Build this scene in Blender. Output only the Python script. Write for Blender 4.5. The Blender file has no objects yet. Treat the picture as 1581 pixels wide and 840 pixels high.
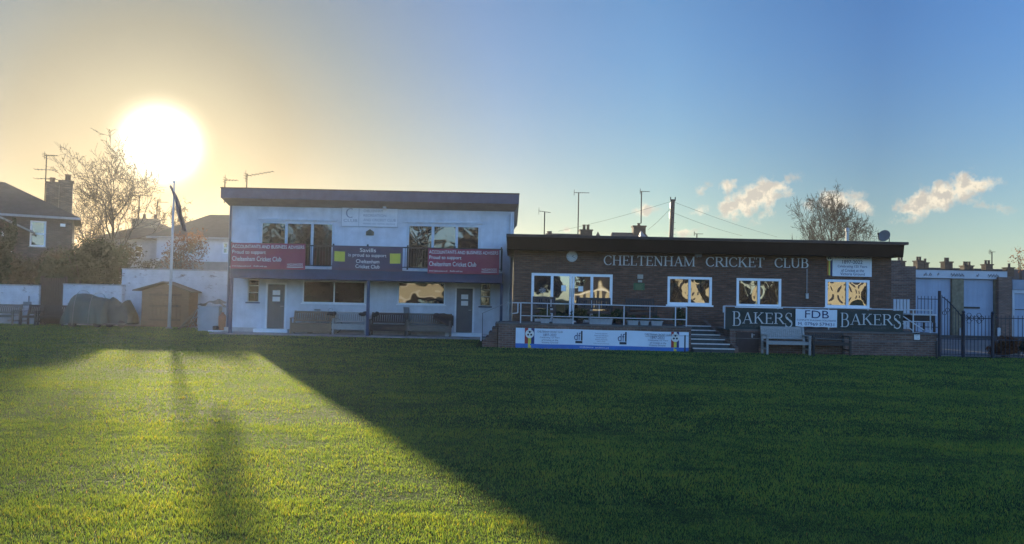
import bpy, math, random
import numpy as np
from mathutils import Vector, Matrix, noise as mnoise

R = math.radians
sc = bpy.context.scene
COL = sc.collection
rnd = random.Random(11)

# ------------------------------------------------------------------ camera
F = 1170.0; HC = 1.75; ROLL = R(1.2); PITCH = math.atan(38 / F)
CM = Matrix.Rotation(R(90) + PITCH, 3, 'X') @ Matrix.Rotation(ROLL, 3, 'Z')
cam = bpy.data.objects.new("camera", bpy.data.cameras.new("camera"))
cam.data.sensor_width = 36.0; cam.data.lens = 36.0 * F / 1581.0
cam.data.clip_start = 0.05; cam.data.clip_end = 3000
cam.matrix_world = Matrix.Translation((0, 0, HC)) @ CM.to_4x4()
COL.objects.link(cam); sc.camera = cam

def ray(px, py):
    return CM @ Vector(((px - 790.5) / F, (420 - py) / F, -1.0))
def P(px, py, Y):                    # where the sight line meets the plane y = Y
    d = ray(px, py); k = Y / d.y
    return Vector((d.x * k, Y, HC + d.z * k))
def X(px, Y, py=460): return P(px, py, Y).x
def Z(py, Y, px=790): return P(px, py, Y).z
def rect(a, b, c, d, Y):             # pixel box on the plane y = Y -> x0, x1, z0, z1
    m = (b + d) / 2; n = (a + c) / 2
    return X(a, Y, m), X(c, Y, m), Z(d, Y, n), Z(b, Y, n)

# ------------------------------------------------------------------ materials
MATS = {}
def nodes_of(name):
    m = bpy.data.materials.new(name); m.use_nodes = True
    nt = m.node_tree; nt.nodes.clear()
    out = nt.nodes.new('ShaderNodeOutputMaterial')
    return m, nt, out
def N(nt, t, **kw):
    n = nt.nodes.new(t)
    for k, v in kw.items(): setattr(n, k, v)
    return n
def ramp(nt, fac, stops):
    r = N(nt, 'ShaderNodeValToRGB'); e = r.color_ramp.elements
    while len(e) < len(stops): e.new(0.5)
    for i, (p, c) in enumerate(stops):
        e[i].position = p; e[i].color = (*c, 1) if len(c) == 3 else c
    nt.links.new(fac, r.inputs[0]); return r.outputs[0]
def mixc(nt, fac, a, b, mode='MIX'):
    n = N(nt, 'ShaderNodeMix', data_type='RGBA', blend_type=mode)
    for s, v in ((0, fac), (6, a), (7, b)):
        if hasattr(v, 'is_linked'): nt.links.new(v, n.inputs[s])
        elif isinstance(v, (tuple, list)): n.inputs[s].default_value = (*v, 1) if len(v) == 3 else v
        else: n.inputs[s].default_value = v
    return n.outputs[2]
def tex(nt, scale, detail=4, vec=None, rough=.6, stretch=None):
    n = N(nt, 'ShaderNodeTexNoise'); n.inputs['Scale'].default_value = scale
    n.inputs['Detail'].default_value = detail; n.inputs['Roughness'].default_value = rough
    if vec is None: vec = N(nt, 'ShaderNodeTexCoord').outputs['Object']
    if stretch:
        mp = N(nt, 'ShaderNodeMapping'); mp.inputs['Scale'].default_value = stretch
        nt.links.new(vec, mp.inputs['Vector']); vec = mp.outputs[0]
    nt.links.new(vec, n.inputs['Vector']); return n.outputs['Fac']
def mat(name, col, rough=.7, var=.25, scale=4, bump=0, spec=.3, metal=0, streak=0, dirt=None, stretch=None):
    if name in MATS: return MATS[name]
    m, nt, out = nodes_of(name)
    b = N(nt, 'ShaderNodeBsdfPrincipled'); nt.links.new(b.outputs[0], out.inputs[0])
    b.inputs['Roughness'].default_value = rough; b.inputs['Metallic'].default_value = metal
    b.inputs['Specular IOR Level'].default_value = spec
    f = tex(nt, scale, 5, stretch=stretch)
    lo = tuple(c * (1 - var) for c in col); hi = tuple(min(1, c * (1 + var)) for c in col)
    c = ramp(nt, f, [(.3, lo), (.7, hi)])
    if streak:
        s = tex(nt, 1.0, 6, stretch=(5, 5, .35))
        fac = ramp(nt, s, [(.45, (0, 0, 0)), (.75, (streak,) * 3)])
        c = mixc(nt, fac, c, dirt or tuple(x * .35 for x in col))
    nt.links.new(c, b.inputs['Base Color'])
    if bump:
        bp = N(nt, 'ShaderNodeBump'); bp.inputs['Strength'].default_value = .6; bp.inputs['Distance'].default_value = bump
        nt.links.new(tex(nt, scale * 6, 4, stretch=stretch), bp.inputs['Height']); nt.links.new(bp.outputs[0], b.inputs['Normal'])
    MATS[name] = m; return m
def brick(name, c1, c2, mortar, scale=1.0, painted=0.0, paint=(.75, .76, .78), chip=.62):
    if name in MATS: return MATS[name]
    m, nt, out = nodes_of(name)
    b = N(nt, 'ShaderNodeBsdfPrincipled'); nt.links.new(b.outputs[0], out.inputs[0]); b.inputs['Roughness'].default_value = .85
    b.inputs['Specular IOR Level'].default_value = .2
    tc = N(nt, 'ShaderNodeTexCoord').outputs['Object']
    sp = N(nt, 'ShaderNodeSeparateXYZ'); nt.links.new(tc, sp.inputs[0])
    ad = N(nt, 'ShaderNodeMath', operation='ADD'); nt.links.new(sp.outputs[0], ad.inputs[0]); nt.links.new(sp.outputs[1], ad.inputs[1])
    cb = N(nt, 'ShaderNodeCombineXYZ'); nt.links.new(ad.outputs[0], cb.inputs[0]); nt.links.new(sp.outputs[2], cb.inputs[1])
    t = N(nt, 'ShaderNodeTexBrick'); nt.links.new(cb.outputs[0], t.inputs['Vector'])
    t.inputs['Scale'].default_value = scale; t.inputs['Brick Width'].default_value = .225; t.inputs['Row Height'].default_value = .075
    t.inputs['Mortar Size'].default_value = .010; t.inputs['Bias'].default_value = 0
    t.inputs['Color1'].default_value = (*c1, 1); t.inputs['Color2'].default_value = (*c2, 1); t.inputs['Mortar'].default_value = (*mortar, 1)
    big = tex(nt, 1.1, 5, tc)
    c = mixc(nt, ramp(nt, big, [(.35, (0, 0, 0)), (.7, (.55,) * 3)]), t.outputs['Color'], tuple(x * .55 for x in c1))
    row = tex(nt, 1.0, 3, tc, stretch=(2.2, 2.2, 13.3))
    c = mixc(nt, ramp(nt, row, [(.5, (0, 0, 0)), (.72, (.6,) * 3)]), c, tuple(min(1, x * 1.9) for x in c2))
    if painted:
        ch = tex(nt, 1.5, 8, tc, .75, stretch=(1, 1, 2.4))
        fac = ramp(nt, ch, [(chip - .04, (painted,) * 3), (chip + .04, (0.05,) * 3)])
        pv = ramp(nt, tex(nt, 2.3, 5, tc), [(.3, tuple(p * .75 for p in paint)), (.7, paint)])
        c = mixc(nt, fac, c, pv)
    nt.links.new(c, b.inputs['Base Color'])
    bp = N(nt, 'ShaderNodeBump'); bp.inputs['Strength'].default_value = .7; bp.inputs['Distance'].default_value = .008; bp.invert = True
    nt.links.new(t.outputs['Fac'], bp.inputs['Height']); nt.links.new(bp.outputs[0], b.inputs['Normal'])
    MATS[name] = m; return m
def glass(name, refl=.3, tint=(.95, .93, .88), inside=(.012, .013, .015)):
    if name in MATS: return MATS[name]
    m, nt, out = nodes_of(name)
    d = N(nt, 'ShaderNodeBsdfDiffuse'); d.inputs[0].default_value = (*inside, 1)
    g = N(nt, 'ShaderNodeBsdfGlossy'); g.inputs['Roughness'].default_value = .015; g.inputs[0].default_value = (*tint, 1)
    mx = N(nt, 'ShaderNodeMixShader')
    lw = N(nt, 'ShaderNodeFresnel'); lw.inputs[0].default_value = 1.5
    ad = N(nt, 'ShaderNodeMath', operation='ADD', use_clamp=True); nt.links.new(lw.outputs[0], ad.inputs[0]); ad.inputs[1].default_value = refl - .04
    nt.links.new(ad.outputs[0], mx.inputs[0]); nt.links.new(d.outputs[0], mx.inputs[1]); nt.links.new(g.outputs[0], mx.inputs[2])
    nt.links.new(mx.outputs[0], out.inputs[0]); MATS[name] = m; return m
def leafmat(name, a, b, trans=.45, attr=None, gloss=.03):
    if name in MATS: return MATS[name]
    m, nt, out = nodes_of(name)
    if attr:
        f = N(nt, 'ShaderNodeAttribute', attribute_name=attr).outputs['Fac']
    else:
        f = tex(nt, 2.2, 4)
    c = ramp(nt, f, [(.0 if attr else .32, a), (1. if attr else .68, b)])
    d = N(nt, 'ShaderNodeBsdfDiffuse'); t = N(nt, 'ShaderNodeBsdfTranslucent')
    c2 = mixc(nt, 1.0, c, (1.25, 1.2, .7), 'MULTIPLY')
    nt.links.new(c, d.inputs[0]); nt.links.new(c2, t.inputs[0])
    mx = N(nt, 'ShaderNodeMixShader'); mx.inputs[0].default_value = trans
    nt.links.new(d.outputs[0], mx.inputs[1]); nt.links.new(t.outputs[0], mx.inputs[2])
    g = N(nt, 'ShaderNodeBsdfGlossy'); g.inputs['Roughness'].default_value = .45
    m2 = N(nt, 'ShaderNodeMixShader'); m2.inputs[0].default_value = gloss
    nt.links.new(mx.outputs[0], m2.inputs[1]); nt.links.new(g.outputs[0], m2.inputs[2])
    nt.links.new(m2.outputs[0], out.inputs[0]); MATS[name] = m; return m

# ------------------------------------------------------------------ mesh building
def world_off(o):
    v = Vector((0, 0, 0))
    while o is not None: v += o.location; o = o.parent
    return v
class MB:
    def __init__(s): s.v = []; s.f = []
    def add(s, vs, fs):
        n = len(s.v); s.v.extend([tuple(v) for v in vs]); s.f.extend([tuple(i + n for i in f) for f in fs]); return s
    def box(s, x0, x1, y0, y1, z0, z1):
        if x0 > x1: x0, x1 = x1, x0
        if y0 > y1: y0, y1 = y1, y0
        if z0 > z1: z0, z1 = z1, z0
        return s.add([(x0,y0,z0),(x1,y0,z0),(x1,y1,z0),(x0,y1,z0),(x0,y0,z1),(x1,y0,z1),(x1,y1,z1),(x0,y1,z1)],
              [(0,3,2,1),(4,5,6,7),(0,1,5,4),(1,2,6,5),(2,3,7,6),(3,0,4,7)])
    def quad(s, *p): return s.add(p, [tuple(range(len(p)))])
    def tube(s, pts, rad, sides=6, cap=True):
        pts = [Vector(p) for p in pts]
        if not hasattr(rad, '__len__'): rad = [rad] * len(pts)
        n0 = len(s.v); prev = None
        for i, p in enumerate(pts):
            t = (pts[min(i + 1, len(pts) - 1)] - pts[max(i - 1, 0)])
            if t.length < 1e-9: t = Vector((0, 0, 1))
            t.normalize()
            if prev is None:
                up = Vector((0, 0, 1)) if abs(t.z) < .9 else Vector((1, 0, 0))
            else: up = prev
            a = t.cross(up)
            if a.length < 1e-6: a = t.cross(Vector((0, 1, 0)))
            a.normalize(); b = a.cross(t); prev = b
            for k in range(sides):
                an = 2 * math.pi * (k + .5) / sides
                s.v.append(tuple(p + (a * math.cos(an) + b * math.sin(an)) * rad[i]))
        for i in range(len(pts) - 1):
            for k in range(sides):
                k2 = (k + 1) % sides; q = n0 + i * sides
                s.f.append((q + k, q + k2, q + sides + k2, q + sides + k))
        if cap:
            s.f.append(tuple(n0 + k for k in range(sides))[::-1]); q = n0 + (len(pts) - 1) * sides
            s.f.append(tuple(q + k for k in range(sides)))
        return s
    def bar(s, a, b, w, d=None):            # square bar between two points
        return s.tube([a, b], w * .7071, 4)
    def prism(s, poly, y0, y1):             # (x, z) outline extruded from y0 (front) to y1
        n = len(poly)
        return s.add([(x, y0, z) for x, z in poly] + [(x, y1, z) for x, z in poly],
              [tuple(range(n)), tuple(range(2 * n - 1, n - 1, -1))] + [((i + 1) % n, i, n + i, n + (i + 1) % n) for i in range(n)])
    def prismx(s, poly, x0, x1):            # (y, z) outline extruded along x
        n = len(poly)
        return s.add([(x0, y, z) for y, z in poly] + [(x1, y, z) for y, z in poly],
              [tuple(range(n)), tuple(range(2 * n - 1, n - 1, -1))] + [((i + 1) % n, i, n + i, n + (i + 1) % n) for i in range(n)])
    def lathe(s, prof, c=(0, 0, 0), sides=14):  # (r, z) profile about the vertical axis
        n0 = len(s.v)
        for r, z in prof:
            for k in range(sides):
                a = 2 * math.pi * k / sides; s.v.append((c[0] + r * math.cos(a), c[1] + r * math.sin(a), c[2] + z))
        for i in range(len(prof) - 1):
            for k in range(sides):
                k2 = (k + 1) % sides; q = n0 + i * sides
                s.f.append((q + k, q + k2, q + sides + k2, q + sides + k))
        s.f.append(tuple(n0 + k for k in range(sides))[::-1]); q = n0 + (len(prof) - 1) * sides
        s.f.append(tuple(q + k for k in range(sides))); return s
    def disc(s, cx, cz, y, r, sides=24, ry=None):
        return s.add([(cx + r * math.cos(2*math.pi*k/sides), y, cz + (ry or r) * math.sin(2*math.pi*k/sides)) for k in range(sides)], [tuple(range(sides))])
    def build(s, name, m, parent=None, smooth=False):
        off = world_off(parent)
        me = bpy.data.meshes.new(name)
        me.from_pydata([(x - off.x, y - off.y, z - off.z) for x, y, z in s.v], [], s.f)
        me.materials.append(m)
        if smooth: me.polygons.foreach_set('use_smooth', [True] * len(me.polygons))
        me.update()
        import bmesh
        if len(s.f) < 60000:
            b = bmesh.new(); b.from_mesh(me); bmesh.ops.recalc_face_normals(b, faces=b.faces); b.to_mesh(me); b.free()
        o = bpy.data.objects.new(name, me); COL.objects.link(o)
        if parent is not None: o.parent = parent
        return o
def tag(o, label=None, cat=None, group=None, kind=None):
    if label: o['label'] = label
    if cat: o['category'] = cat
    if group: o['group'] = group
    if kind: o['kind'] = kind
    return o
def thing(name, loc, label, cat, group=None):
    o = bpy.data.objects.new(name, None); COL.objects.link(o); o.location = loc
    o.empty_display_size = .3
    return tag(o, label, cat, group)
def solid(mb, name, m, label, cat, group=None, smooth=False):   # a thing that is one mesh: its origin goes to its base
    xs = [v[0] for v in mb.v]; ys = [v[1] for v in mb.v]; zs = [v[2] for v in mb.v]
    c = Vector(((min(xs) + max(xs)) / 2, (min(ys) + max(ys)) / 2, min(zs)))
    mb.v = [(x - c.x, y - c.y, z - c.z) for x, y, z in mb.v]
    o = mb.build(name, m, None, smooth); o.location = c
    return tag(o, label, cat, group)
def copy_tree(o, parent=None):
    c = o.copy(); COL.objects.link(c); c.parent = parent
    for ch in list(o.children): copy_tree(ch, c)
    return c

# ------------------------------------------------------------------ lettering
_tc = {}
def text_polys(body):
    if body not in _tc:
        cu = bpy.data.curves.new('t', 'FONT'); cu.body = body; cu.resolution_u = 4
        ob = bpy.data.objects.new('t', cu); me = bpy.data.meshes.new_from_object(ob)
        vs = [(v.co.x, v.co.y) for v in me.vertices]; fs = [tuple(p.vertices) for p in me.polygons]
        bpy.data.objects.remove(ob); bpy.data.curves.remove(cu); bpy.data.meshes.remove(me)
        _tc[body] = (vs, fs)
    return _tc[body]
def put_text(mb, body, x0, x1, z0, z1, yf):
    """one line of letters filling x0..x1, z0..z1; yf(x, z) is the surface it is printed on"""
    vs, fs = text_polys(body)
    if not vs: return
    ax = min(v[0] for v in vs); bx = max(v[0] for v in vs); ay = min(v[1] for v in vs); by = max(v[1] for v in vs)
    o = []
    for x, y in vs:
        wx = x0 + (x - ax) / (bx - ax) * (x1 - x0); wz = z0 + (y - ay) / (by - ay) * (z1 - z0)
        o.append((wx, yf(wx, wz) - .005, wz))
    mb.add(o, fs)
def stroke(mb, pts, ws, y0, y1, i):
    """a pen stroke of changing width, as one flat bar standing a hair prouder than the last"""
    L, Rr = [], []
    for k, (x, z) in enumerate(pts):
        a = pts[max(k - 1, 0)]; b = pts[min(k + 1, len(pts) - 1)]
        dx, dz = b[0] - a[0], b[1] - a[1]; l = math.hypot(dx, dz) or 1
        w = ws[k] / 2; L.append((x - dz / l * w, z + dx / l * w)); Rr.append((x + dz / l * w, z - dx / l * w))
    y = y0 - .0008 * i
    for k in range(len(pts) - 1):
        mb.prism([L[k], L[k + 1], Rr[k + 1], Rr[k]], y, y1)
TK, TN, SR = .15, .06, .045
def arc(cx, cz, rx, rz, a0, a1, w0, w1, n=14):
    p, w = [], []
    for i in range(n + 1):
        t = i / n; a = R(a0 + (a1 - a0) * t)
        p.append((cx + rx * math.cos(a), cz + rz * math.sin(a))); w.append(w0 + (w1 - w0) * abs(math.cos(a)) ** 1.3)
    return p, w
def ser(x, z, l=.30): return ([(x - l / 2, z), (x + l / 2, z)], [SR, SR])
def st(x, w=TK, z0=0, z1=1): return ([(x, z0), (x, z1)], [w, w])
def ln(a, b, c, d, w): return ([(a, b), (c, d)], [w, w])
GL = {
 'C': (.80, [arc(.45, .5, .36, .47, 48, 312, TN, TK), ln(.70, .72, .70, .93, SR), ln(.70, .1, .72, .25, SR)]),
 'H': (.92, [st(.18), st(.74), ln(.18, .52, .74, .52, TN), ser(.18, .02), ser(.18, .98), ser(.74, .02), ser(.74, .98)]),
 'E': (.72, [st(.18), ln(.05, .975, .62, .975, SR), ln(.05, .025, .66, .025, SR), ln(.18, .52, .52, .52, TN), ln(.61, .8, .61, 1, SR), ln(.65, 0, .65, .22, SR), ln(.51, .43, .51, .62, SR)]),
 'L': (.68, [st(.18), ser(.18, .975), ln(.05, .025, .62, .025, SR), ln(.61, 0, .61, .24, SR)]),
 'T': (.76, [st(.38), ser(.38, .02), ln(.04, .975, .72, .975, SR), ln(.05, .78, .05, 1, SR), ln(.71, .78, .71, 1, SR)]),
 'N': (.94, [st(.18, TN), st(.76, TN), ln(.18, .97, .76, .02, TK), ser(.18, .02, .26), ser(.12, .98, .2), ser(.76, .98, .26)]),
 'A': (.90, [ln(.14, 0, .45, 1, TN), ln(.45, 1, .76, 0, TK), ln(.25, .34, .65, .34, TN), ser(.14, .02, .24), ser(.76, .02, .28)]),
 'M': (1.12, [st(.16, TN), st(.94, TK), ln(.16, .97, .54, .04, TK), ln(.54, .04, .94, .97, TN), ser(.16, .02, .26), ser(.94, .02), ser(.12, .98, .2), ser(.97, .98, .2)]),
 'R': (.86, [st(.18), ser(.18, .02), ln(.05, .975, .42, .975, SR), arc(.40, .75, .24, .225, 90, -90, TN, TK), ln(.20, .525, .42, .525, TN), ln(.42, .53, .78, .02, TK), ser(.80, .02, .2)]),
 'I': (.38, [st(.19), ser(.19, .02), ser(.19, .98)]),
 'K': (.88, [st(.18), ser(.18, .02), ser(.18, .98), ln(.22, .44, .68, .97, TN), ln(.36, .6, .74, .02, TK), ser(.68, .98, .24), ser(.76, .02, .26)]),
 'U': (.90, [([(.18, 1), (.18, .36)], [TK, TK]), arc(.45, .34, .27, .32, 180, 360, TN, TK), ([(.72, .34), (.72, 1)], [TN, TN]), ser(.18, .98), ser(.72, .98, .26)]),
 'B': (.78, [st(.18), ln(.05, .975, .40, .975, SR), ln(.05, .025, .42, .025, SR), ln(.2, .53, .42, .53, TN), arc(.38, .755, .21, .22, 90, -90, TN, TK), arc(.42, .278, .24, .253, 90, -90, TN, TK)]),
 'S': (.66, [arc(.33, .745, .225, .225, 40, 270, TN, TN + .02), arc(.33, .275, .25, .245, 90, -140, TN + .05, TK * .8), ln(.16, .70, .50, .36, TK), ln(.53, .72, .53, .95, SR), ln(.10, .04, .10, .28, SR)]),
}
def serif_word(mb, word, x0, x1, zf, h, y0, y1, scales=None):
    """carved serif capitals from x0 to x1; zf(x) is the base line"""
    tot = sum(GL[c][0] for c in word); k = (x1 - x0) / tot; x = x0
    for i, c in enumerate(word):
        s = scales.get(i, 1) if scales else 1
        hh = h * s; zb = zf(x) - (hh - h) * .8
        for j, (pts, ws) in enumerate(GL[c][1]):
            stroke(mb, [(x + p[0] * k, zb + p[1] * hh) for p in pts], [w * (h * .8 if w > SR else h * .95) for w in ws], y0, y1, j)
        x += GL[c][0] * k
# ------------------------------------------------------------------ light settings
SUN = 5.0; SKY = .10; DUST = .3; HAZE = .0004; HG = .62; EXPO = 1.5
SKYBAND = ((0, (.08, .09, .09)), (8, (.09, .10, .10)), (14, (.12, .16, .20)), (24, (.195, .28, .41)), (36, (.225, .365, .52)), (50, (.165, .295, .50)), (90, (.60, .92, 1.42)), (180, (.95, 1.28, 2.0)))  # sky tint by degrees from sun; far half brightened, blued to light shaded facades
LOWTINT = (1.35, .97, .68)
GLOW = (((1, .93, .72), 1.5, (2.0, 2.8)), ((1, .79, .34), .11, (4.8, 1.2)), ((1, .86, .55), .036, (16.0, 1.6)))
CLOUDA = .95; CLOUD_L = (3.5, 3.1, 2.4); CLOUD_S = (2.15, 2.0, 1.75)
# ------------------------------------------------------------------ materials of the place
white = mat('white render', (.54, .57, .62), .8, .16, 1.6, .005, streak=.22, dirt=(.33, .34, .35))
wpaint = mat('white paint', (.74, .76, .78), .5, .06, 6)
upvc = mat('white frames', (.78, .80, .82), .4, .04, 6)
slate_grey = mat('dark grey fascia', (.030, .058, .115), .6, .2, 3, streak=.15)
black_fascia = mat('black roof edge', (.006, .006, .0065), .8, .3, 4, spec=.05)
roof_felt = mat('roof felt', (.04, .04, .042), .9, .3, 3, .005)
aer_metal = mat('dull aerial metal', (.03, .03, .032), .9, .2, 8, spec=0); dark_metal = mat('dark painted metal', (.018, .019, .022), .45, .3, 8)
navy_metal = mat('railing paint', (.014, .018, .034), .45, .3, 8)
grey_metal = mat('galvanised metal', (.32, .33, .34), .45, .15, 8, metal=.6)
rail_white = mat('white rail paint', (.50, .53, .56), .45, .12, 9)
door_paint = mat('grey green door paint', (.085, .095, .098), .55, .12, 3)
concrete = mat('concrete', (.27, .265, .25), .9, .25, 3, .006, streak=.2)
nosing = mat('pale step edging', (.50, .51, .50), .8, .2, 7)
paper = mat('paper notice', (.72, .73, .72), .7, .06, 5)
ink = mat('dark ink', (.03, .032, .045), .7, .1, 8)
inkblue = mat('navy ink', (.018, .028, .10), .7, .1, 8)
wink = mat('white ink', (.74, .74, .74), .7, .05, 8)
brickdark = brick('brown brick', (.100, .052, .036), (.150, .080, .052), (.115, .092, .076))
brickold = brick('old brown brick', (.12, .07, .055), (.17, .10, .075), (.18, .17, .155))
brickwhite = brick('white painted brick', (.20, .13, .10), (.24, .16, .12), (.3, .28, .26), painted=.93, paint=(.66, .67, .70), chip=.60)
g_flat = glass('warped double glazing', .25)
g_old = glass('window glass', .13, (.9, .88, .85))
oak = mat('weathered teak', (.145, .125, .105), .8, .3, 9, .003, stretch=(1, 6, 6))
oak_pale = mat('silvered teak', (.29, .29, .28), .8, .22, 9, .003, stretch=(1, 6, 6))
oak_dark = mat('dark stained wood', (.050, .040, .036), .7, .3, 9, .003, stretch=(1, 6, 6))
oak_brown = mat('oiled brown wood', (.17, .115, .08), .75, .3, 9, .003, stretch=(1, 6, 6))

# ------------------------------------------------------------------ distances read off the picture's ground line
Y1 = 32.0       # wall of the two storey clubhouse
YB = 30.5       # front of its balcony
Y2 = 28.2       # wall of the brick pavilion
YT = 26.0       # front of its terraces
YW = 35.3       # boundary wall
YG = 41.8       # garages

# ------------------------------------------------------------------ ground
def sheet(name, x0, x1, y0, y1, z, m, kind='structure'):
    mb = MB(); mb.quad((x0, y0, z), (x1, y0, z), (x1, y1, z), (x0, y1, z)); return tag(mb.build(name, m), kind=kind)
gm, nt, out = nodes_of('lawn turf')
b = N(nt, 'ShaderNodeBsdfPrincipled'); nt.links.new(b.outputs[0], out.inputs[0]); b.inputs['Roughness'].default_value = .95; b.inputs['Specular IOR Level'].default_value = .1
c = ramp(nt, tex(nt, .55, 6), [(.3, (.020, .036, .010)), (.5, (.032, .054, .014)), (.75, (.055, .066, .022))])
nt.links.new(c, b.inputs['Base Color'])
bp = N(nt, 'ShaderNodeBump'); bp.inputs['Distance'].default_value = .05; nt.links.new(tex(nt, 14, 6), bp.inputs['Height']); nt.links.new(bp.outputs[0], b.inputs['Normal'])
sheet('ground', -420, 420, -420, 420, 0, gm)
tarmac = mat('yard surface', (.15, .135, .13), .9, .25, 1.2, .006)
xr = X(1446, YT, 550)
sheet('yard_ground', xr + .02, xr + 24, YT + .3, YG + 12, .004, tarmac)
mb = MB(); mb.box(X(352, Y1) - .1, X(770, 31), 30.35, Y1 + .02, -.05, .05)
tag(mb.build('pavement', concrete), kind='structure')
mb = MB(); mb.box(xr + .02, xr + 24, YG - .9, YG - .55, -.05, .16)
tag(mb.build('yard_kerb', mat('dark stone kerb', (.05, .05, .052), .85, .3, 4)), kind='structure')

# ------------------------------------------------------------------ shared building pieces
def wall_faces(mb, x0, x1, z0, z1, Y, depth, holes, rev=.10):
    xs = sorted({x0, x1, *[h[0] for h in holes], *[h[1] for h in holes]}); zs = sorted({z0, z1, *[h[2] for h in holes], *[h[3] for h in holes]})
    for i in range(len(xs) - 1):
        for j in range(len(zs) - 1):
            cx = (xs[i] + xs[i+1]) / 2; cz = (zs[j] + zs[j+1]) / 2
            if any(h[0] < cx < h[1] and h[2] < cz < h[3] for h in holes): continue
            mb.quad((xs[i], Y, zs[j]), (xs[i+1], Y, zs[j]), (xs[i+1], Y, zs[j+1]), (xs[i], Y, zs[j+1]))
    for a, b_, c_, d in holes:
        y = Y + rev + .06
        mb.quad((a, Y, c_), (a, y, c_), (a, y, d), (a, Y, d)); mb.quad((b_, Y, c_), (b_, Y, d), (b_, y, d), (b_, y, c_))
        mb.quad((a, Y, d), (a, y, d), (b_, y, d), (b_, Y, d)); mb.quad((a, Y, c_), (b_, Y, c_), (b_, y, c_), (a, y, c_))
    y = Y + depth
    mb.quad((x0, Y, z0), (x0, Y, z1), (x0, y, z1), (x0, y, z0)); mb.quad((x1, Y, z0), (x1, y, z0), (x1, y, z1), (x1, Y, z1))
    mb.quad((x0, y, z0), (x0, y, z1), (x1, y, z1), (x1, y, z0)); mb.quad((x0, Y, z1), (x1, Y, z1), (x1, y, z1), (x0, y, z1))
_ps = [0]
def pane(parent, x0, x1, z0, z1, y, m, amp=.004, wav=.0012):
    """a sheet of glass that bows a little, as sealed units and old panes do"""
    _ps[0] += 1; n = 22; r = random.Random(_ps[0] * 7); s = r.choice((-1, 1, 1)) * amp * r.uniform(.6, 1.3); o = Vector((r.uniform(0, 99), r.uniform(0, 99), 0))
    mb = MB(); vs = []
    for j in range(n + 1):
        for i in range(n + 1):
            u, v = i / n * 2 - 1, j / n * 2 - 1; x = x0 + (x1 - x0) * i / n; z = z0 + (z1 - z0) * j / n
            vs.append((x, y + s * (1 - u * u) * (1 - v * v) + wav * mnoise.noise(Vector((x * 2.6, z * 2.6, 0)) + o), z))
    mb.add(vs, [(j*(n+1)+i, j*(n+1)+i+1, (j+1)*(n+1)+i+1, (j+1)*(n+1)+i) for j in range(n) for i in range(n)])
    o = mb.build('pane', m, parent, smooth=True); return o
def window(parent, x0, x1, z0, z1, Y, divs, fm=None, gm_=None, fw=.07, rev=.07, sill=None, amp=.004, wav=.0012, name='window', bars=()):
    """frame with uprights at the fractions in divs and one pane per light; bars = heights (fractions) of cross bars"""
    fm = fm or upvc; y0 = Y + rev - .05; y1 = Y + rev + .05; mb = MB()
    mb.box(x0, x1, y0, y1, z1 - fw, z1); mb.box(x0, x1, y0, y1, z0, z0 + fw)
    mb.box(x0, x0 + fw, y0, y1, z0 + fw, z1 - fw); mb.box(x1 - fw, x1, y0, y1, z0 + fw, z1 - fw)
    e = [x0 + fw]; h = fw * .5
    for d in divs:
        xm = x0 + (x1 - x0) * d; mb.box(xm - h, xm + h, y0 + .004, y1, z0 + fw, z1 - fw); e += [xm - h, xm + h]
    e.append(x1 - fw)
    for bz in bars:
        zm = z0 + (z1 - z0) * bz
        for k in range(0, len(e), 2): mb.box(e[k], e[k+1], y0 + .01, y1, zm - h * .8, zm + h * .8)
    w = mb.build(name, fm, parent)
    for k in range(0, len(e), 2): pane(w, e[k], e[k+1], z0 + fw, z1 - fw, y0 + .045, gm_ or g_flat, amp, wav)
    if sill:
        s = MB(); s.box(x0 - .05, x1 + .05, Y - .06, Y + rev - .051, z0 - .05, z0 + .004); s.build('sill', sill, w)
    return w
def aerial(px, ytop, ybase, Y, label, boom=(-14, 16), el=6, tilt=0, name='aerial', bz=None):
    """mast with a yagi head: boom ends in pixels either side of the mast"""
    a = P(px, ytop, Y); b = P(px, ybase, Y); s = Y / F
    if bz is not None: b.z = bz
    t = thing(name, (a.x, Y, b.z), label, 'aerial', None)
    MB().tube([(a.x, Y, b.z), (a.x, Y, a.z)], max(.022, Y * .00075), 6).build('mast', aer_metal, t)
    mb = MB(); x0 = a.x + boom[0] * s; x1 = a.x + boom[1] * s; sl = tilt * s; r = max(.011, Y * .0004)
    mb.tube([(x0, Y, a.z + sl), (x1, Y, a.z - sl)], r, 4)
    n = el
    for i in range(n):
        f_ = i / (n - 1); x = x0 + (x1 - x0) * f_; z = a.z + sl - 2 * sl * f_; hl = .28 - .12 * f_
        mb.tube([(x, Y - hl, z), (x, Y + hl, z)], r * .7, 4)
    for q in (-1, 0, 1):
        mb.tube([(x0, Y - .25, a.z + sl + q * .11), (x0, Y + .25, a.z + sl + q * .11)], r * .7, 4)
    mb.tube([(x0, Y, a.z + sl - .26), (x0, Y, a.z + sl + .26)], r * .7, 4)
    mb.build('antenna', aer_metal, t); return t

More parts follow.
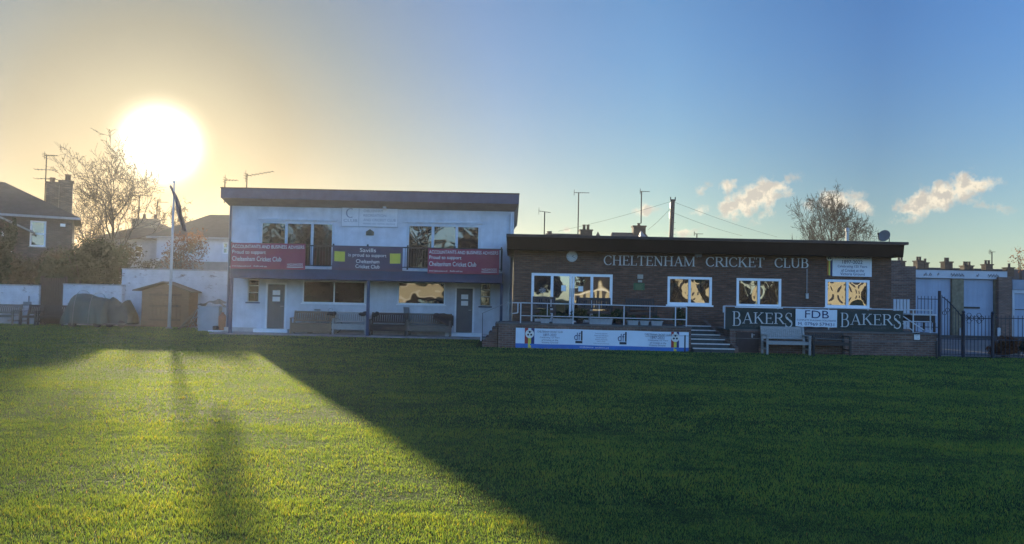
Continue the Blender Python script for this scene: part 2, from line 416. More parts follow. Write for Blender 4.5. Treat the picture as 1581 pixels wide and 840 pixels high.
# ------------------------------------------------------------------ two storey clubhouse
x0c, x1c = X(352, Y1, 400), X(792.5, Y1, 400)
club = thing('clubhouse', ((x0c + x1c) / 2, Y1, 0), 'white two storey clubhouse with flat grey roof and long balcony', 'building')
YR = 31.3
xr0, xr1 = X(341, YR, 295), X(801.5, YR, 295); zrt = Z(295.5, YR, 571)
zsoff = zrt - .62
floor_z = Z(416, YB, 565)           # balcony floor
holes = []; wins = []
def hole(a, b_, c_, d, Y=Y1):
    h = rect(a, b_, c_, d, Y); holes.append(h); return h
uL = hole(400, 341.5, 516, 420); uL = (uL[0], uL[1], floor_z + .03, uL[3]); holes[-1] = uL
uR = hole(627, 346, 742, 420); uR = (uR[0], uR[1], floor_z + .03, uR[3]); holes[-1] = uR
lL = hole(467, 434, 564, 468.5); lR = hole(614, 436, 687, 470)
sL = hole(382, 431, 400, 466.5); sR = hole(741, 437.5, 758, 473)
dL = hole(410, 436.5, 442, 507.5); dR = hole(702, 443, 732, 513.5)
mb = MB(); wall_faces(mb, x0c, x1c, 0, zsoff, Y1, 8.5, holes); mb.build('wall', white, club)
mb = MB(); mb.box(xr0, xr1, YR, Y1 + 9, zrt - .40, zrt); mb.build('fascia', slate_grey, club)
mb = MB()
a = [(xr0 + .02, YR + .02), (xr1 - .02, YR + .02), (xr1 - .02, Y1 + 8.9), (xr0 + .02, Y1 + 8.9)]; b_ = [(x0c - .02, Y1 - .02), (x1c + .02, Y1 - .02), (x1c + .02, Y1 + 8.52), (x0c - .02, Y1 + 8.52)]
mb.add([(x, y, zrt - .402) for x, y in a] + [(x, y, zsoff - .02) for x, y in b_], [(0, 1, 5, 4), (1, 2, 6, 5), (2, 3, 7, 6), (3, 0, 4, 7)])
mb.build('soffit', mat('plain grey soffit', (.11, .12, .135), .7, .15, 3), club)  # plain grey, paler than the fascia
mb = MB(); mb.box(xr0 - .02, xr1 + .02, YR - .02, Y1 + 9.02, zrt + .002, zrt + .05); mb.build('roof', roof_felt, club)
window(club, *uL, Y1, (.355, .70), fm=mat('dull window frames', (.50, .53, .57), .5, .08, 5), gm_=g_old, fw=.11, rev=.06, amp=.003, wav=.0006)
window(club, *uR, Y1, (.355, .675), fm=MATS['dull window frames'], gm_=g_old, fw=.11, rev=.06, amp=.003, wav=.0006)
for h in (uL, uR):
    MB().box(h[0] - .1, h[1] + .1, Y1 - .05, Y1 - .002, h[3] + .03, h[3] + .10).build('lintel', white, club)
window(club, *lL, Y1, (.5,), gm_=g_old, fw=.045, rev=.08, sill=wpaint, amp=.003, wav=.0012)
window(club, *lR, Y1, (), gm_=g_old, fw=.045, rev=.08, sill=wpaint, amp=.005, wav=.002)
for h in (sL, sR): window(club, *h, Y1, (), fm=mat('old frame', (.42, .43, .42), .6, .1, 4), gm_=g_old, fw=.04, rev=.08, sill=slate_grey, bars=(.42, .72))
for h in (dL, dR):
    m_ = MB(); m_.box(h[0], h[0] + .07, Y1 - .03, Y1 + .1, h[2], h[3]); m_.box(h[1] - .07, h[1], Y1 - .03, Y1 + .1, h[2], h[3]); m_.box(h[0], h[1], Y1 - .032, Y1 + .1, h[3] - .07, h[3])
    fr = m_.build('door_frame', wpaint, club)
    d = MB(); d.box(h[0] + .07, h[1] - .07, Y1 + .03, Y1 + .09, h[2] + .01, h[3] - .07)
    for k in range(1, 6):
        xx = h[0] + .07 + (h[1] - h[0] - .14) * k / 6; d.box(xx - .006, xx + .006, Y1 + .022, Y1 + .031, h[2] + .05, h[3] - .12)
    dr = d.build('door', door_paint, club)
    q = MB(); q.tube([(h[1] - .13, Y1 + .03, h[2] + .95), (h[1] - .13, Y1 - .03, h[2] + .95), (h[1] - .24, Y1 - .03, h[2] + .95)], .014, 6); q.build('handle', grey_metal, dr)
    w = (h[1] - h[0]); zt = h[3] - .32
    for k in range(2):
        s_ = MB(); s_.box(h[0] + w * .32, h[0] + w * .68, Y1 + .012, Y1 + .019, zt - .2 - k * .27, zt - k * .27); nn = s_.build('notice', paper, dr)
    stp = MB(); stp.box(h[0] - .35, h[1] + .35 if h is dR else h[1] + .2, Y1 - .42, Y1 - .002, 0.05, h[2]); stp.build('doorstep', wpaint, club)
mb = MB(); mb.box(x0c - .03, dL[0] - .36, Y1 - .12, Y1 - .003, .05, .22); mb.box(dL[1] + .22, dR[0] - .36, Y1 - .12, Y1 - .003, .05, .2); mb.build('plinth', mat('grey plinth', (.38, .38, .38), .85, .2, 4), club)
# balcony
bx0, bx1 = X(355.5, YB, 424), X(775.5, YB, 424); zb0 = Z(433, YB, 565)
mb = MB(); mb.box(bx0, bx1, YB, Y1 - .003, zb0, floor_z - .03); mb.build('balcony', slate_grey, club)
mb = MB(); mb.box(bx0 - .03, bx1 + .03, YB - .04, Y1 - .004, floor_z - .028, floor_z + .02); mb.build('balcony_edge', mat('pale balcony edge', (.45, .47, .48), .6, .15, 6), club)
for px in (355, 567.5, 774):
    x = X(px, YB, 470); m_ = MB(); m_.box(x - .055, x + .055, YB + .05, YB + .16, 0, zb0 - .002); m_.build('post', slate_grey, club)
zr = Z(380, YB, 567)
mb = MB(); mb.box(bx0, bx1, YB + .02, YB + .06, zr - .05, zr); mb.box(bx0, bx1, YB + .022, YB + .058, floor_z + .10, floor_z + .14)
x = bx0
while x < bx1:
    mb.box(x - .009, x + .009, YB + .03, YB + .05, floor_z + .14, zr - .05); x += .115
mb.build('balcony_railing', dark_metal, club)
for px in (356, 460, 514, 567, 629, 702, 774):
    x = X(px, YB, 400); m_ = MB(); m_.box(x - .03, x + .03, YB + .01, YB + .07, floor_z + .02, zr + .07); m_.build('railing_post', dark_metal, club)
for sx in (bx0 + .03, bx1 - .03):
    mb = MB(); mb.bar((sx, YB + .06, zr - .03), (sx, Y1, zr - .03), .04); mb.bar((sx, YB + .06, floor_z + .12), (sx, Y1, floor_z + .12), .03)
    for k in range(1, 12): mb.bar((sx, YB + .06 + k * .118, floor_z + .1), (sx, YB + .06 + k * .118, zr - .04), .016)
    mb.build('side_railing', dark_metal, club)

for px, top in ((355.0, 318), (787.5, 330)):
    x = X(px, Y1, 400); MB().tube([(x, Y1 - .06, .05), (x, Y1 - .06, Z(top, Y1, px))], .045, 8).build('downpipe', white if px > 500 else slate_grey, club)
h = rect(565.5, 355, 577.5, 363.5, Y1); mb = MB(); mb.prism([(h[0], h[2]), (h[1], h[2]), (h[1], h[3] - .08), ((h[0] + h[1]) / 2, h[3] + .03), (h[0], h[3] - .08)], Y1 - .07, Y1 - .002); 
solid(mb, 'bird_box', mat('green grey box paint', (.06, .07, .055), .6, .2, 5), 'small dark gabled box fixed to the white wall below the faded sign', 'box')
h = P(592, 319, Y1 - .5); mb = MB(); mb.box(h.x - .07, h.x + .07, Y1 - .25, Y1 - .12, h.z - .06, h.z + .06); mb.tube([(h.x, Y1 - .13, h.z), (h.x, Y1 - .002, h.z + .05)], .02, 6)
solid(mb, 'floodlight', grey_metal, 'small pale lamp under the clubhouse roof edge above the faded sign', 'lamp')
# faded sign
h = rect(527.5, 319, 615, 350.5, Y1); sg = thing('faded_sign', ((h[0]+h[1])/2, Y1 - .04, h[2]), 'faded white sign board with pale grey lettering between the upper windows', 'sign')
MB().box(h[0], h[1], Y1 - .045, Y1 - .003, h[2], h[3]).build('board', mat('faded sign board', (.60, .62, .65), .6, .06, 3), sg)
fw_ = lambda x, z: Y1 - .045
xd = X(554.5, Y1, 335); w_, hh = h[1] - h[0], h[3] - h[2]
mb = MB(); q = .018
for a_, b2, c2, d2 in ((h[0], h[1], h[2], h[2] + q), (h[0], h[1], h[3] - q, h[3]), (h[0], h[0] + q, h[2] + q, h[3] - q), (h[1] - q, h[1], h[2] + q, h[3] - q), (xd - q / 2, xd + q / 2, h[2] + q, h[3] - q)): mb.box(a_, b2, Y1 - .052, Y1 - .0455, c2, d2)
mb.build('border', mat('faded border', (.33, .36, .41), .7, .1, 5), sg)
fadeink = mat('faded ink', (.27, .30, .36), .7, .1, 5); mb = MB()
p_, ws_ = arc(h[0] + w_ * .16, h[2] + hh * .66, .17, .19, 60, 300, .03, .06); stroke(mb, p_, ws_, Y1 - .05, Y1 - .0456, 0); mb.build('emblem', fadeink, sg)
def put_line(parent, m, body, *a):
    q_ = MB(); put_text(q_, body, *a); return q_.build('lettering', m, parent)
put_line(sg, fadeink, 'CLUB', h[0] + w_ * .04, xd - .06, h[2] + hh * .22, h[2] + hh * .36, fw_)
put_line(sg, fadeink, 'CHELTENHAM', xd + w_ * .08, xd + w_ * .42, h[2] + hh * .72, h[2] + hh * .84, fw_)
put_line(sg, fadeink, 'RECREATION', xd + w_ * .08, xd + w_ * .48, h[2] + hh * .50, h[2] + hh * .62, fw_)
put_line(sg, fadeink, 'AND CRICKET CLUB', xd + w_ * .08, h[1] - .1, h[2] + hh * .28, h[2] + hh * .40, fw_)
put_line(sg, fadeink, 'MEMBERS AND VISITORS WELCOME', xd + w_ * .08, h[1] - .12, h[2] + hh * .12, h[2] + hh * .19, fw_)

# ------------------------------------------------------------------ cloth banners
def banner(name, label, px, Y, m, texts, logos=(), amp=.034, seed=0, group=None, thick=.004, sag=.010):
    """px = pixel corners x0, ytop0, x1, ytop1, height in px; texts = (material name, body, u0, u1, v0, v1); u, v run 0-1 from lower left"""
    xa, yt0, xb, yt1, hp = px
    A = P(xa, yt0, Y); B = P(xb, yt1, Y); H = hp * Y / F; w = B.x - A.x; o = Vector((seed * 3.7, 1.3 * seed, seed))
    sk = (B.z - A.z) / w
    def yf(x, z): return Y + amp * (mnoise.noise(Vector((x * .9 + z * 1.1, z * 1.6 - x * .5, 0)) + o) * 1.0 + .5 * mnoise.noise(Vector((x * 2.6 - z * 2.2, z * 3.1, 4)) + o))
    def zt(u): return A.z + (B.z - A.z) * u - sag * math.sin(math.pi * u * 3) ** 2
    root = thing(name, (A.x + w / 2, Y, A.z - H), label, 'banner', group)
    def patch(u0, u1, v0, v1, mt, nm, lift=0.0, nx=40, ny=10):
        vs = []
        for s in (0, 1):
            for j in range(ny + 1):
                for i in range(nx + 1):
                    u = u0 + (u1 - u0) * i / nx; v = v0 + (v1 - v0) * j / ny; x = A.x + w * u; z = zt(u) - H * (1 - v)
                    vs.append((x, yf(x, z) - lift + s * (thick if lift == 0 else lift * .6), z))
        n1 = (nx + 1) * (ny + 1); fs = []
        for j in range(ny):
            for i in range(nx):
                q = j * (nx + 1) + i; fs.append((q, q + 1, q + nx + 2, q + nx + 1)); fs.append(tuple(k + n1 for k in (q + nx + 1, q + nx + 2, q + 1, q)))
        for i in range(nx): fs.append((i + 1, i, n1 + i, n1 + i + 1)); t = ny * (nx + 1) + i; fs.append((t, t + 1, n1 + t + 1, n1 + t))
        m_ = MB(); m_.add(vs, fs); return m_.build(nm, mt, root, smooth=False)
    patch(0, 1, 0, 1, m, 'cloth')
    for mt, u0, u1, v0, v1, nm in logos: patch(u0, u1, v0, v1, mt, nm, .004, 12, 6)
    for mt, body, u0, u1, v0, v1 in texts:
        m_ = MB(); vs, fs = text_polys(body)
        ax = min(v[0] for v in vs); bx = max(v[0] for v in vs); ay = min(v[1] for v in vs); by_ = max(v[1] for v in vs); o_ = []
        for x, y in vs:
            u = u0 + (x - ax) / (bx - ax) * (u1 - u0); v = v0 + (y - ay) / (by_ - ay) * (v1 - v0); wx = A.x + w * u; wz = zt(u) - H * (1 - v)
            o_.append((wx, yf(wx, wz) - .0085, wz))
        m_.add(o_, fs); m_.build('lettering', mt, root)
    return root, A, w, H, zt, yf
crimson = mat('crimson vinyl', (.30, .045, .075), .5, .12, 2)
plum = mat('plum grey vinyl', (.075, .055, .085), .5, .12, 2)
yellow = mat('yellow print', (.60, .52, .07), .6, .08, 4)
acc = lambda: [(wink, 'ACCOUNTANTS AND BUSINESS ADVISERS', .015, .985, .80, .93), (wink, 'Proud to support', .02, .47, .54, .72),
               (wink, 'Cheltenham Cricket Club', .02, .68, .30, .48), (wink, 'www.hazlewoods.co.uk', .02, .28, .08, .14), (wink, 'Audit and tax', .31, .49, .08, .14),
               (wink, 'HAZLEWOODS', .76, .97, .15, .24)]
YF = YB - .06
banner('crimson_banner', 'crimson sponsor banner on the balcony above the left grey door', (357, 374.5, 472, 376.5, 40), YF, crimson, acc(), [(wink, .755, .975, .085, .11, 'rule')], seed=1, group='accountant banners on the balcony')
banner('crimson_banner', 'crimson sponsor banner on the balcony above the right grey door', (661, 383.5, 771, 385.5, 38.5), YF, crimson, acc(), [(wink, .755, .975, .085, .11, 'rule')], seed=2, group='accountant banners on the balcony')
banner('plum_banner', 'dark plum banner with two yellow squares in the middle of the balcony', (513.5, 379, 622, 382, 37.5), YF, plum,
       [(wink, 'Savills', .39, .62, .77, .93), (wink, 'is proud to support', .23, .77, .53, .71), (wink, 'Cheltenham', .34, .67, .31, .46), (wink, 'Cricket Club', .335, .675, .10, .25)],
       [(yellow, .03, .18, .36, .77, 'yellow_square'), (yellow, .82, .97, .33, .74, 'yellow_square')], seed=3)

# ------------------------------------------------------------------ brick pavilion
x0p, x1p = X(792.5, Y2, 440), X(1376, Y2, 440)
pav = thing('pavilion', ((x0p + x1p) / 2, Y2, 0), 'long single storey brown brick pavilion with flat black roof', 'building')
YF2 = 27.55
xa, xb = X(783, YF2, 366), X(1402, YF2, 370); zt = Z(367.5, YF2, 1092)
zso = zt - .56
holes = []
fd = hole(820, 422.5, 945.5, 500, Y2); ZT = .85; fd = (fd[0], fd[1], ZT, fd[3]); holes[-1] = fd
pw = [hole(1030.5, 427.5, 1099, 471, Y2), hole(1137, 430, 1206, 473.5, Y2), hole(1274, 432, 1342.5, 475, Y2)]
mb = MB(); wall_faces(mb, x0p, x1p, 0, zso, Y2, 9, holes); mb.build('wall', brickdark, pav)
mb = MB(); mb.box(xa, xb - .5, YF2 + .03, Y2 + 9.3, zso, zt - .10); mb.build('fascia', black_fascia, pav)
mb = MB(); mb.prism([(xb - .5, zso + .12), (xb - .14, zso + .02), (xb - .10, zt - .10), (xb - .5, zt - .10)], YF2 + .06, Y2 + 9.2); mb.build('roof_end', black_fascia, pav)
mb = MB(); mb.box(xa - .03, xb, YF2 - .05, Y2 + 9.4, zt - .098, zt); mb.build('roof', roof_felt, pav)
w = window(pav, *fd, Y2, (.255, .745), fw=.10, rev=.06, amp=.0035, wav=.0007, name='french_doors')
fd_c = (fd[0] + fd[1]) / 2
m_ = MB()
for s in (-1, 1): m_.box(fd_c + s * .052 - .04, fd_c + s * .052 + .04, Y2 - .005, Y2 + .11, fd[2] + .1, fd[3] - .1)
m_.build('door_stile', upvc, pav)
for s in (-1, 1): MB().tube([(fd_c + s * .06, Y2 - .012, ZT + .95), (fd_c + s * .06, Y2 - .06, ZT + .95), (fd_c + s * .06, Y2 - .06, ZT + 1.25), (fd_c + s * .06, Y2 - .012, ZT + 1.25)], .013, 6).build('handle', grey_metal, pav)
for h in pw: window(pav, *h, Y2, (.5,), fw=.09, rev=.04, amp=.0065, wav=.0011, sill=upvc)
for a_, b2, c2, d2 in ((866.5, 440.5, 874, 449.5), (893, 442, 900.5, 450)):
    h = rect(a_, b2, c2, d2, Y2); m_ = MB(); m_.box(h[0], h[1], Y2 + .03, Y2 + .035, h[2], h[3]); n_ = m_.build('notice', paper, w)
h = rect(832.5, 444, 842.5, 453, Y2); m_ = MB(); q = lambda x, z: Y2 + .04
for k in range(4): put_text(m_, ('Strictly', 'members', 'and guests', 'only')[k], h[0] + (.05 if k in (0, 3) else 0), h[1] - (.05 if k in (0, 3) else 0), h[3] - (k + .85) * (h[3] - h[2]) / 4, h[3] - k * (h[3] - h[2]) / 4, q)
m_.build('door_lettering', wink, w)
x = X(790, Y2, 440)
# raised letters
silver = mat('silver letters', (.50, .51, .51), .45, .1, 6, metal=.2)
def base(px0, py0, px1, py1):
    a_, b2 = P(px0, py0, Y2), P(px1, py1, Y2); return lambda x: a_.z + (b2.z - a_.z) * (x - a_.x) / (b2.x - a_.x)
zf = base(932, 409.3, 1248, 413.8); lh = 15.0 * Y2 / F
wl = thing('wall_lettering', (X(1090, Y2, 410), Y2, P(1090, 413, Y2).z), 'raised silver serif capitals spelling the club name along the brick wall', 'sign')
for word, p0, p1 in (('CHELTENHAM', 931.5, 1073.5), ('CRICKET', 1089, 1180), ('CLUB', 1195, 1248.5)):
    mb = MB(); serif_word(mb, word, X(p0, Y2, 400), X(p1, Y2, 400), zf, lh, Y2 - .05, Y2 - .015); mb.build('word', silver, wl)
# clock
c = P(883, 396, Y2); ck = thing('wall_clock', (c.x, Y2, c.z - .21), 'round pale clock on the brick wall above the french doors', 'clock')
m_ = MB()
for k in range(32):
    a0, a1 = 2*math.pi*k/32, 2*math.pi*(k+1)/32
    m_.add([(c.x + r_*math.cos(a_), y_, c.z + r_*math.sin(a_)) for a_ in (a0, a1) for r_, y_ in ((.205, Y2 - .002), (.205, Y2 - .06), (.18, Y2 - .065), (.18, Y2 - .03))], [(0,1,5,4),(1,2,6,5),(2,3,7,6)])
m_.build('rim', mat('clock rim', (.42, .43, .43), .5, .1, 5), ck)
MB().disc(c.x, c.z, Y2 - .04, .182, 32).build('face', mat('clock face', (.56, .57, .57), .5, .05, 5), ck)
m_ = MB()
for k in range(12):
    a_ = math.pi * k / 6; m_.tube([(c.x + .145*math.cos(a_), Y2 - .044, c.z + .145*math.sin(a_)), (c.x + .17*math.cos(a_), Y2 - .044, c.z + .17*math.sin(a_))], .006, 4)
m_.build('hour_marks', ink, ck)
for l_, a_ in ((.13, -28), (.10, 38)):
    MB().tube([(c.x, Y2 - .05, c.z), (c.x + l_*math.cos(R(a_)), Y2 - .05, c.z + l_*math.sin(R(a_)))], .008, 4).build('hand', ink, ck)
h = rect(978, 437, 995, 448, Y2); pl = thing('green_plaque', ((h[0]+h[1])/2, Y2, h[2]), 'flat green notice plaque on the brick wall below the alarm boxes', 'plaque')
MB().box(h[0], h[1], Y2 - .03, Y2 - .002, h[2], h[3]).build('board', mat('green plaque paint', (.05, .11, .05), .5, .15, 6), pl)
m_ = MB()
for k in range(5): m_.box(h[0] + .06, h[1] - .06 - .05 * (k % 2), Y2 - .032, Y2 - .0305, h[3] - .06 - k * .04 - .012, h[3] - .06 - k * .04)
m_.build('lettering', mat('dull gold print', (.22, .22, .10), .5, .1, 5), pl)
h = rect(984, 424, 992.5, 430.5, Y2); solid(MB().box(h[0], h[1], Y2 - .07, Y2 - .002, h[2], h[3]).box(h[0] + .03, h[1] - .03, Y2 - .085, Y2 - .07, h[2] + .03, h[3] - .03), 'alarm_box', mat('cream alarm plastic', (.36, .34, .29), .5, .1, 5), 'cream alarm box high on the brick wall above the green plaque', 'alarm box')
h = rect(985, 432.5, 991, 436, Y2); solid(MB().box(h[0], h[1], Y2 - .06, Y2 - .002, h[2], h[3]).box(h[0] + .02, h[1] - .02, Y2 - .075, Y2 - .06, h[2] + .02, h[3] - .02), 'bell_box', mat('cream alarm plastic', (.36, .34, .29)), 'tiny pale box squeezed between alarm box and green plaque', 'box')
def camera_box(px, py, label, s=1):
    c = P(px, py, Y2 - .2); m_ = MB(); m_.box(c.x - .11 * s, c.x + .11 * s, Y2 - .3, Y2 - .13, c.z - .055 * s, c.z + .055 * s); m_.tube([(c.x, Y2 - .14, c.z - .03), (c.x, Y2 - .002, c.z - .06)], .02, 6); m_.box(c.x - .13 * s, c.x + .13 * s, Y2 - .33, Y2 - .12, c.z + .058 * s, c.z + .07 * s)
    solid(m_, 'security_camera', mat('grey camera case', (.16, .16, .165), .5, .15, 5), label, 'camera')
camera_box(1078, 394.5, 'small grey security camera above the gap after the first raised word')
camera_box(823, 375, 'dark twin camera under the roof edge above the left end of french doors', .9)
mb = MB(); x = X(1245.5, Y2, 440); mb.tube([(x, Y2 - .02, Z(415, Y2, 1246)), (x, Y2 - .02, Z(452, Y2, 1246))], .012, 5); mb.box(x - .05, x + .05, Y2 - .07, Y2 - .002, Z(461, Y2, 1246), Z(453, Y2, 1246))
solid(mb, 'wall_tap', grey_metal, 'thin cable running down to a small metal box beside the last raised letter', 'cable box')
# club sign board
h = rect(1284.5, 392, 1345, 427, Y2); cs = thing('club_sign', ((h[0]+h[1])/2, Y2, h[2]), 'white anniversary sign board over the far right pavilion window', 'sign')
MB().box(h[0], h[1], Y2 - .05, Y2 - .003, h[2], h[3]).build('board', mat('sign white', (.66, .68, .72), .5, .05, 4), cs)
q = lambda x, z: Y2 - .05
w_, hh = h[1] - h[0], h[3] - h[2]; m_ = MB()
for body, u0, u1, v0, v1 in (('CHELTENHAM CRICKET CLUB', .05, .95, .79, .92), ('1897-2022', .25, .76, .56, .72), ('Celebrating 125 Years', .13, .88, .36, .50), ('of Cricket at the', .22, .80, .20, .33), ('Victoria Ground', .20, .82, .05, .17)):
    put_line(cs, inkblue, body, h[0] + w_*u0, h[0] + w_*u1, h[2] + hh*v0, h[2] + hh*v1, q)
def ribbon(parent, x, z0, z1, w, y, red, yel, blu, medal_z, mr):
    for k, mt, nm in ((0, red, 'red_stripe'), (1, yel, 'yellow_stripe'), (2, blu, 'blue_stripe')):
        MB().box(x + w * k / 3 + .0005, x + w * (k + 1) / 3 - .0005, y - .006, y, z0, z1).build(nm, mt, parent)
    m_ = MB(); m_.disc(x + w / 2, medal_z, y - .012, mr, 26); m_.build('crest', mat('crest disc', (.66, .66, .62), .5, .05, 5), parent)
    m_ = MB()
    for k in range(3):
        a_ = R(90 + 120 * k); m_.disc(x + w/2 + mr*.38*math.cos(a_), medal_z + mr*.38*math.sin(a_), y - .0145, mr * .26, 10)
    m_.box(x + w/2 - mr*.55, x + w/2 + mr*.55, y - .016, y - .015, medal_z + mr*.42, medal_z + mr*.58)
    m_.build('crest_mark', inkblue, parent)
red = mat('red print', (.32, .03, .03), .6, .1, 4); blue = mat('blue print', (.035, .14, .42), .6, .1, 4); navy = mat('navy print', (.03, .035, .14), .6, .1, 4)
xx = X(1276.5, Y2, 410); ribbon(cs, xx, h[2] + .03, h[3] + .02, X(1284, Y2, 410) - xx, Y2 - .02, mat('orange red print', (.35, .12, .03), .6, .1, 4), yellow, navy, h[3] - .16, .12)
# ------------------------------------------------------------------ terraces, steps
def sl(px0, py0, px1, py1, Y):
    return P(px0, py0, Y), P(px1, py1, Y)
tx0, tx1 = X(769, YT, 520), X(1067, YT, 520)
mb = MB(); mb.box(tx0, tx1, YT, Y2 - .003, 0, ZT - .06)
te = thing('terrace', ((tx0 + tx1) / 2, YT, 0), 'raised brick terrace below the french doors carrying white rails', 'terrace')
mb.build('brick_wall', brickold, te)
MB().box(tx0 - .02, tx1 + .02, YT - .03, Y2 - .004, ZT - .058, ZT).build('paving', mat('dark paving', (.11, .10, .095), .9, .25, 3), te)
ux0, ux1 = X(1127, YT, 520), X(1446, YT, 530)
te2 = thing('brick_terrace', ((ux0 + ux1) / 2, YT, 0), 'raised brick terrace on the right carrying the dark jeweller banners', 'terrace')
ZT2 = Z(511.5, YT, 1300)
MB().box(ux0, ux1, YT, Y2 - .003, 0, ZT2 - .06).build('brick_wall', brickold, te2)
MB().box(ux1 - 1.9, ux1 - .002, Y2 - .003, Y2 + 5, 0, ZT2 - .06).build('side_wall', brickold, te2)
MB().box(ux0 - .02, ux1 + .02, YT - .03, Y2 - .004, ZT2 - .058, ZT2).build('coping', mat('dark paving', (.11, .10, .095)), te2)
h = rect(1137, 513, 1171, 546, YT)
d = MB(); d.box(h[0], h[1], YT - .035, YT - .002, .03, h[3]); hd = d.build('hatch_door', mat('dark brown door', (.040, .026, .024), .6, .25, 5), te2)
m_ = MB(); m_.box(h[0] + (h[1]-h[0])*.66, h[0] + (h[1]-h[0])*.72, YT - .06, YT - .036, .52, .66); m_.tube([(h[0] + (h[1]-h[0])*.69, YT - .07, .62), (h[0] + (h[1]-h[0])*.80, YT - .07, .62)], .014, 6); m_.build('handle', grey_metal, hd)
# front steps between the terraces
fs = thing('front_steps', ((tx1 + ux0) / 2, YT, 0), 'dark steps with pale edges climbing between the two terraces', 'steps')
m_ = MB(); n_ = MB(); ns = 6
for k in range(ns):
    y = YT - .32 + k * .30; z1 = ZT * (k + 1) / ns; xl = tx1 + .02; xrr = ux0 + .06 - k * .085
    m_.box(xl, xrr, y, y + (.30 if k < ns - 1 else Y2 - .004 - y), 0, z1 - .03); n_.box(xl - .02, xrr + .02, y - .02, y + .08, z1 - .029, z1 + .006)
m_.build('treads', mat('step concrete', (.055, .06, .058), .9, .25, 4), fs); n_.build('step_edge', nosing, fs)
m_ = MB(); m_.prismx([(YT - .3, 0), (YT - .3, .12), (YT + .02, .22), (Y2 - .3, ZT + .55), (Y2 - .01, ZT + .55), (Y2 - .01, 0)], ux0 - .46, ux0 + .0)
# sloping cheek wall right of the steps follows the taper
fl = MB(); k0 = [(ux0 + .08, YT - .32), (ux0 + .2, YT - .32), (ux0 - .32, Y2 - .2), (ux0 - .44, Y2 - .2)]
fl.add([(x, y, 0) for x, y in k0] + [(x, y, z) for (x, y), z in zip(k0, (.2, .2, ZT + .18, ZT + .18))], [(0,1,2,3),(4,5,6,7),(0,1,5,4),(1,2,6,5),(2,3,7,6),(3,0,4,7)])
fl.build('cheek_wall', brickold, fs)
# side steps climbing to the left end of the terrace
ss = thing('side_steps', (X(752, YT, 525), YT + .9, 0), 'dark brick steps rising to the left end of the terrace', 'steps')
m_ = MB(); xs0 = X(744, YT, 525); n = 5
for k in range(n):
    xx = xs0 + (tx0 - xs0) * k / n; m_.box(xx, tx0 - .025, YT + .25 + .002 * k, YT + 1.75 - .002 * k, ZT * k / n * .98, ZT * (k + 1) / n * .98)
m_.build('treads', brickold, ss)
# banner along the terrace front
skyb = mat('pale blue white vinyl', (.58, .66, .74), .5, .06, 1.5)
bt, A, w_, H, ztf, yfn = banner('terrace_banner', 'long white and blue anniversary banner along the terrace front', (796.5, 506, 1063.5, 513, 30.5), YT - .05, skyb,
    [(ink, 'CHELTENHAM CRICKET CLUB', .125, .27, .80, .90), (inkblue, '1897-2022', .16, .235, .63, .76), (inkblue, 'Celebrating 125 Years', .14, .255, .51, .60), (inkblue, 'of Cricket at the', .15, .245, .39, .48), (inkblue, 'Victoria Ground', .15, .245, .27, .36),
     (ink, 'CHELTENHAM CRICKET CLUB', .745, .895, .80, .90), (inkblue, '1897-2022', .78, .86, .63, .76), (inkblue, 'Celebrating 125 Years', .765, .88, .51, .60), (inkblue, 'of Cricket at the', .775, .87, .39, .48), (inkblue, 'Victoria Ground', .77, .865, .27, .36),
     (inkblue, 'df', .338, .375, .46, .84), (inkblue, 'df', .59, .63, .46, .84),
     (inkblue, 'Free Quotations', .46, .53, .80, .86), (inkblue, 'Doors and Windows', .455, .535, .70, .755), (inkblue, 'Conservatories', .465, .525, .60, .655), (inkblue, 'Porches and Roofs', .46, .53, .50, .555), (inkblue, 'Glass repair', .47, .52, .40, .455), (inkblue, 'Call in to our showroom', .45, .54, .30, .355),
     (wink, 'www.dfwindows.co.uk', .37, .45, .09, .16), (wink, 'www.dfwindows.co.uk', .46, .54, .09, .16)],
    [(blue, 0, 1, 0, .22, 'blue_band'), (red, .052, .072, .22, 1, 'red_stripe'), (yellow, .072, .089, .0, .94, 'yellow_stripe'), (navy, .089, .108, .22, 1, 'blue_stripe'),
     (red, .898, .914, .22, 1, 'red_stripe'), (yellow, .914, .930, .0, .94, 'yellow_stripe'), (navy, .930, .944, .22, 1, 'blue_stripe'),
     (ink, .377, .386, .44, .93, 'logo_panel'), (ink, .345, .386, .30, .42, 'logo_panel'), (ink, .632, .641, .44, .93, 'logo_panel'), (ink, .600, .641, .30, .42, 'logo_panel')], amp=.010, seed=5)
for u in (.0805, .922):
    x = A.x + w_ * u; z = ztf(u) - H * .28; m_ = MB(); m_.disc(x, z, yfn(x, z) - .016, .148, 26); m_.build('crest', mat('crest disc', (.66, .66, .62)), bt)
    m_ = MB()
    for k in range(3):
        a_ = R(90 + 120 * k); m_.disc(x + .06 * math.cos(a_), z + .06 * math.sin(a_), yfn(x, z) - .0185, .036, 10)
    m_.box(x - .08, x + .08, yfn(x, z) - .020, yfn(x, z) - .019, z + .085, z + .10); m_.build('crest_mark', ink, bt)
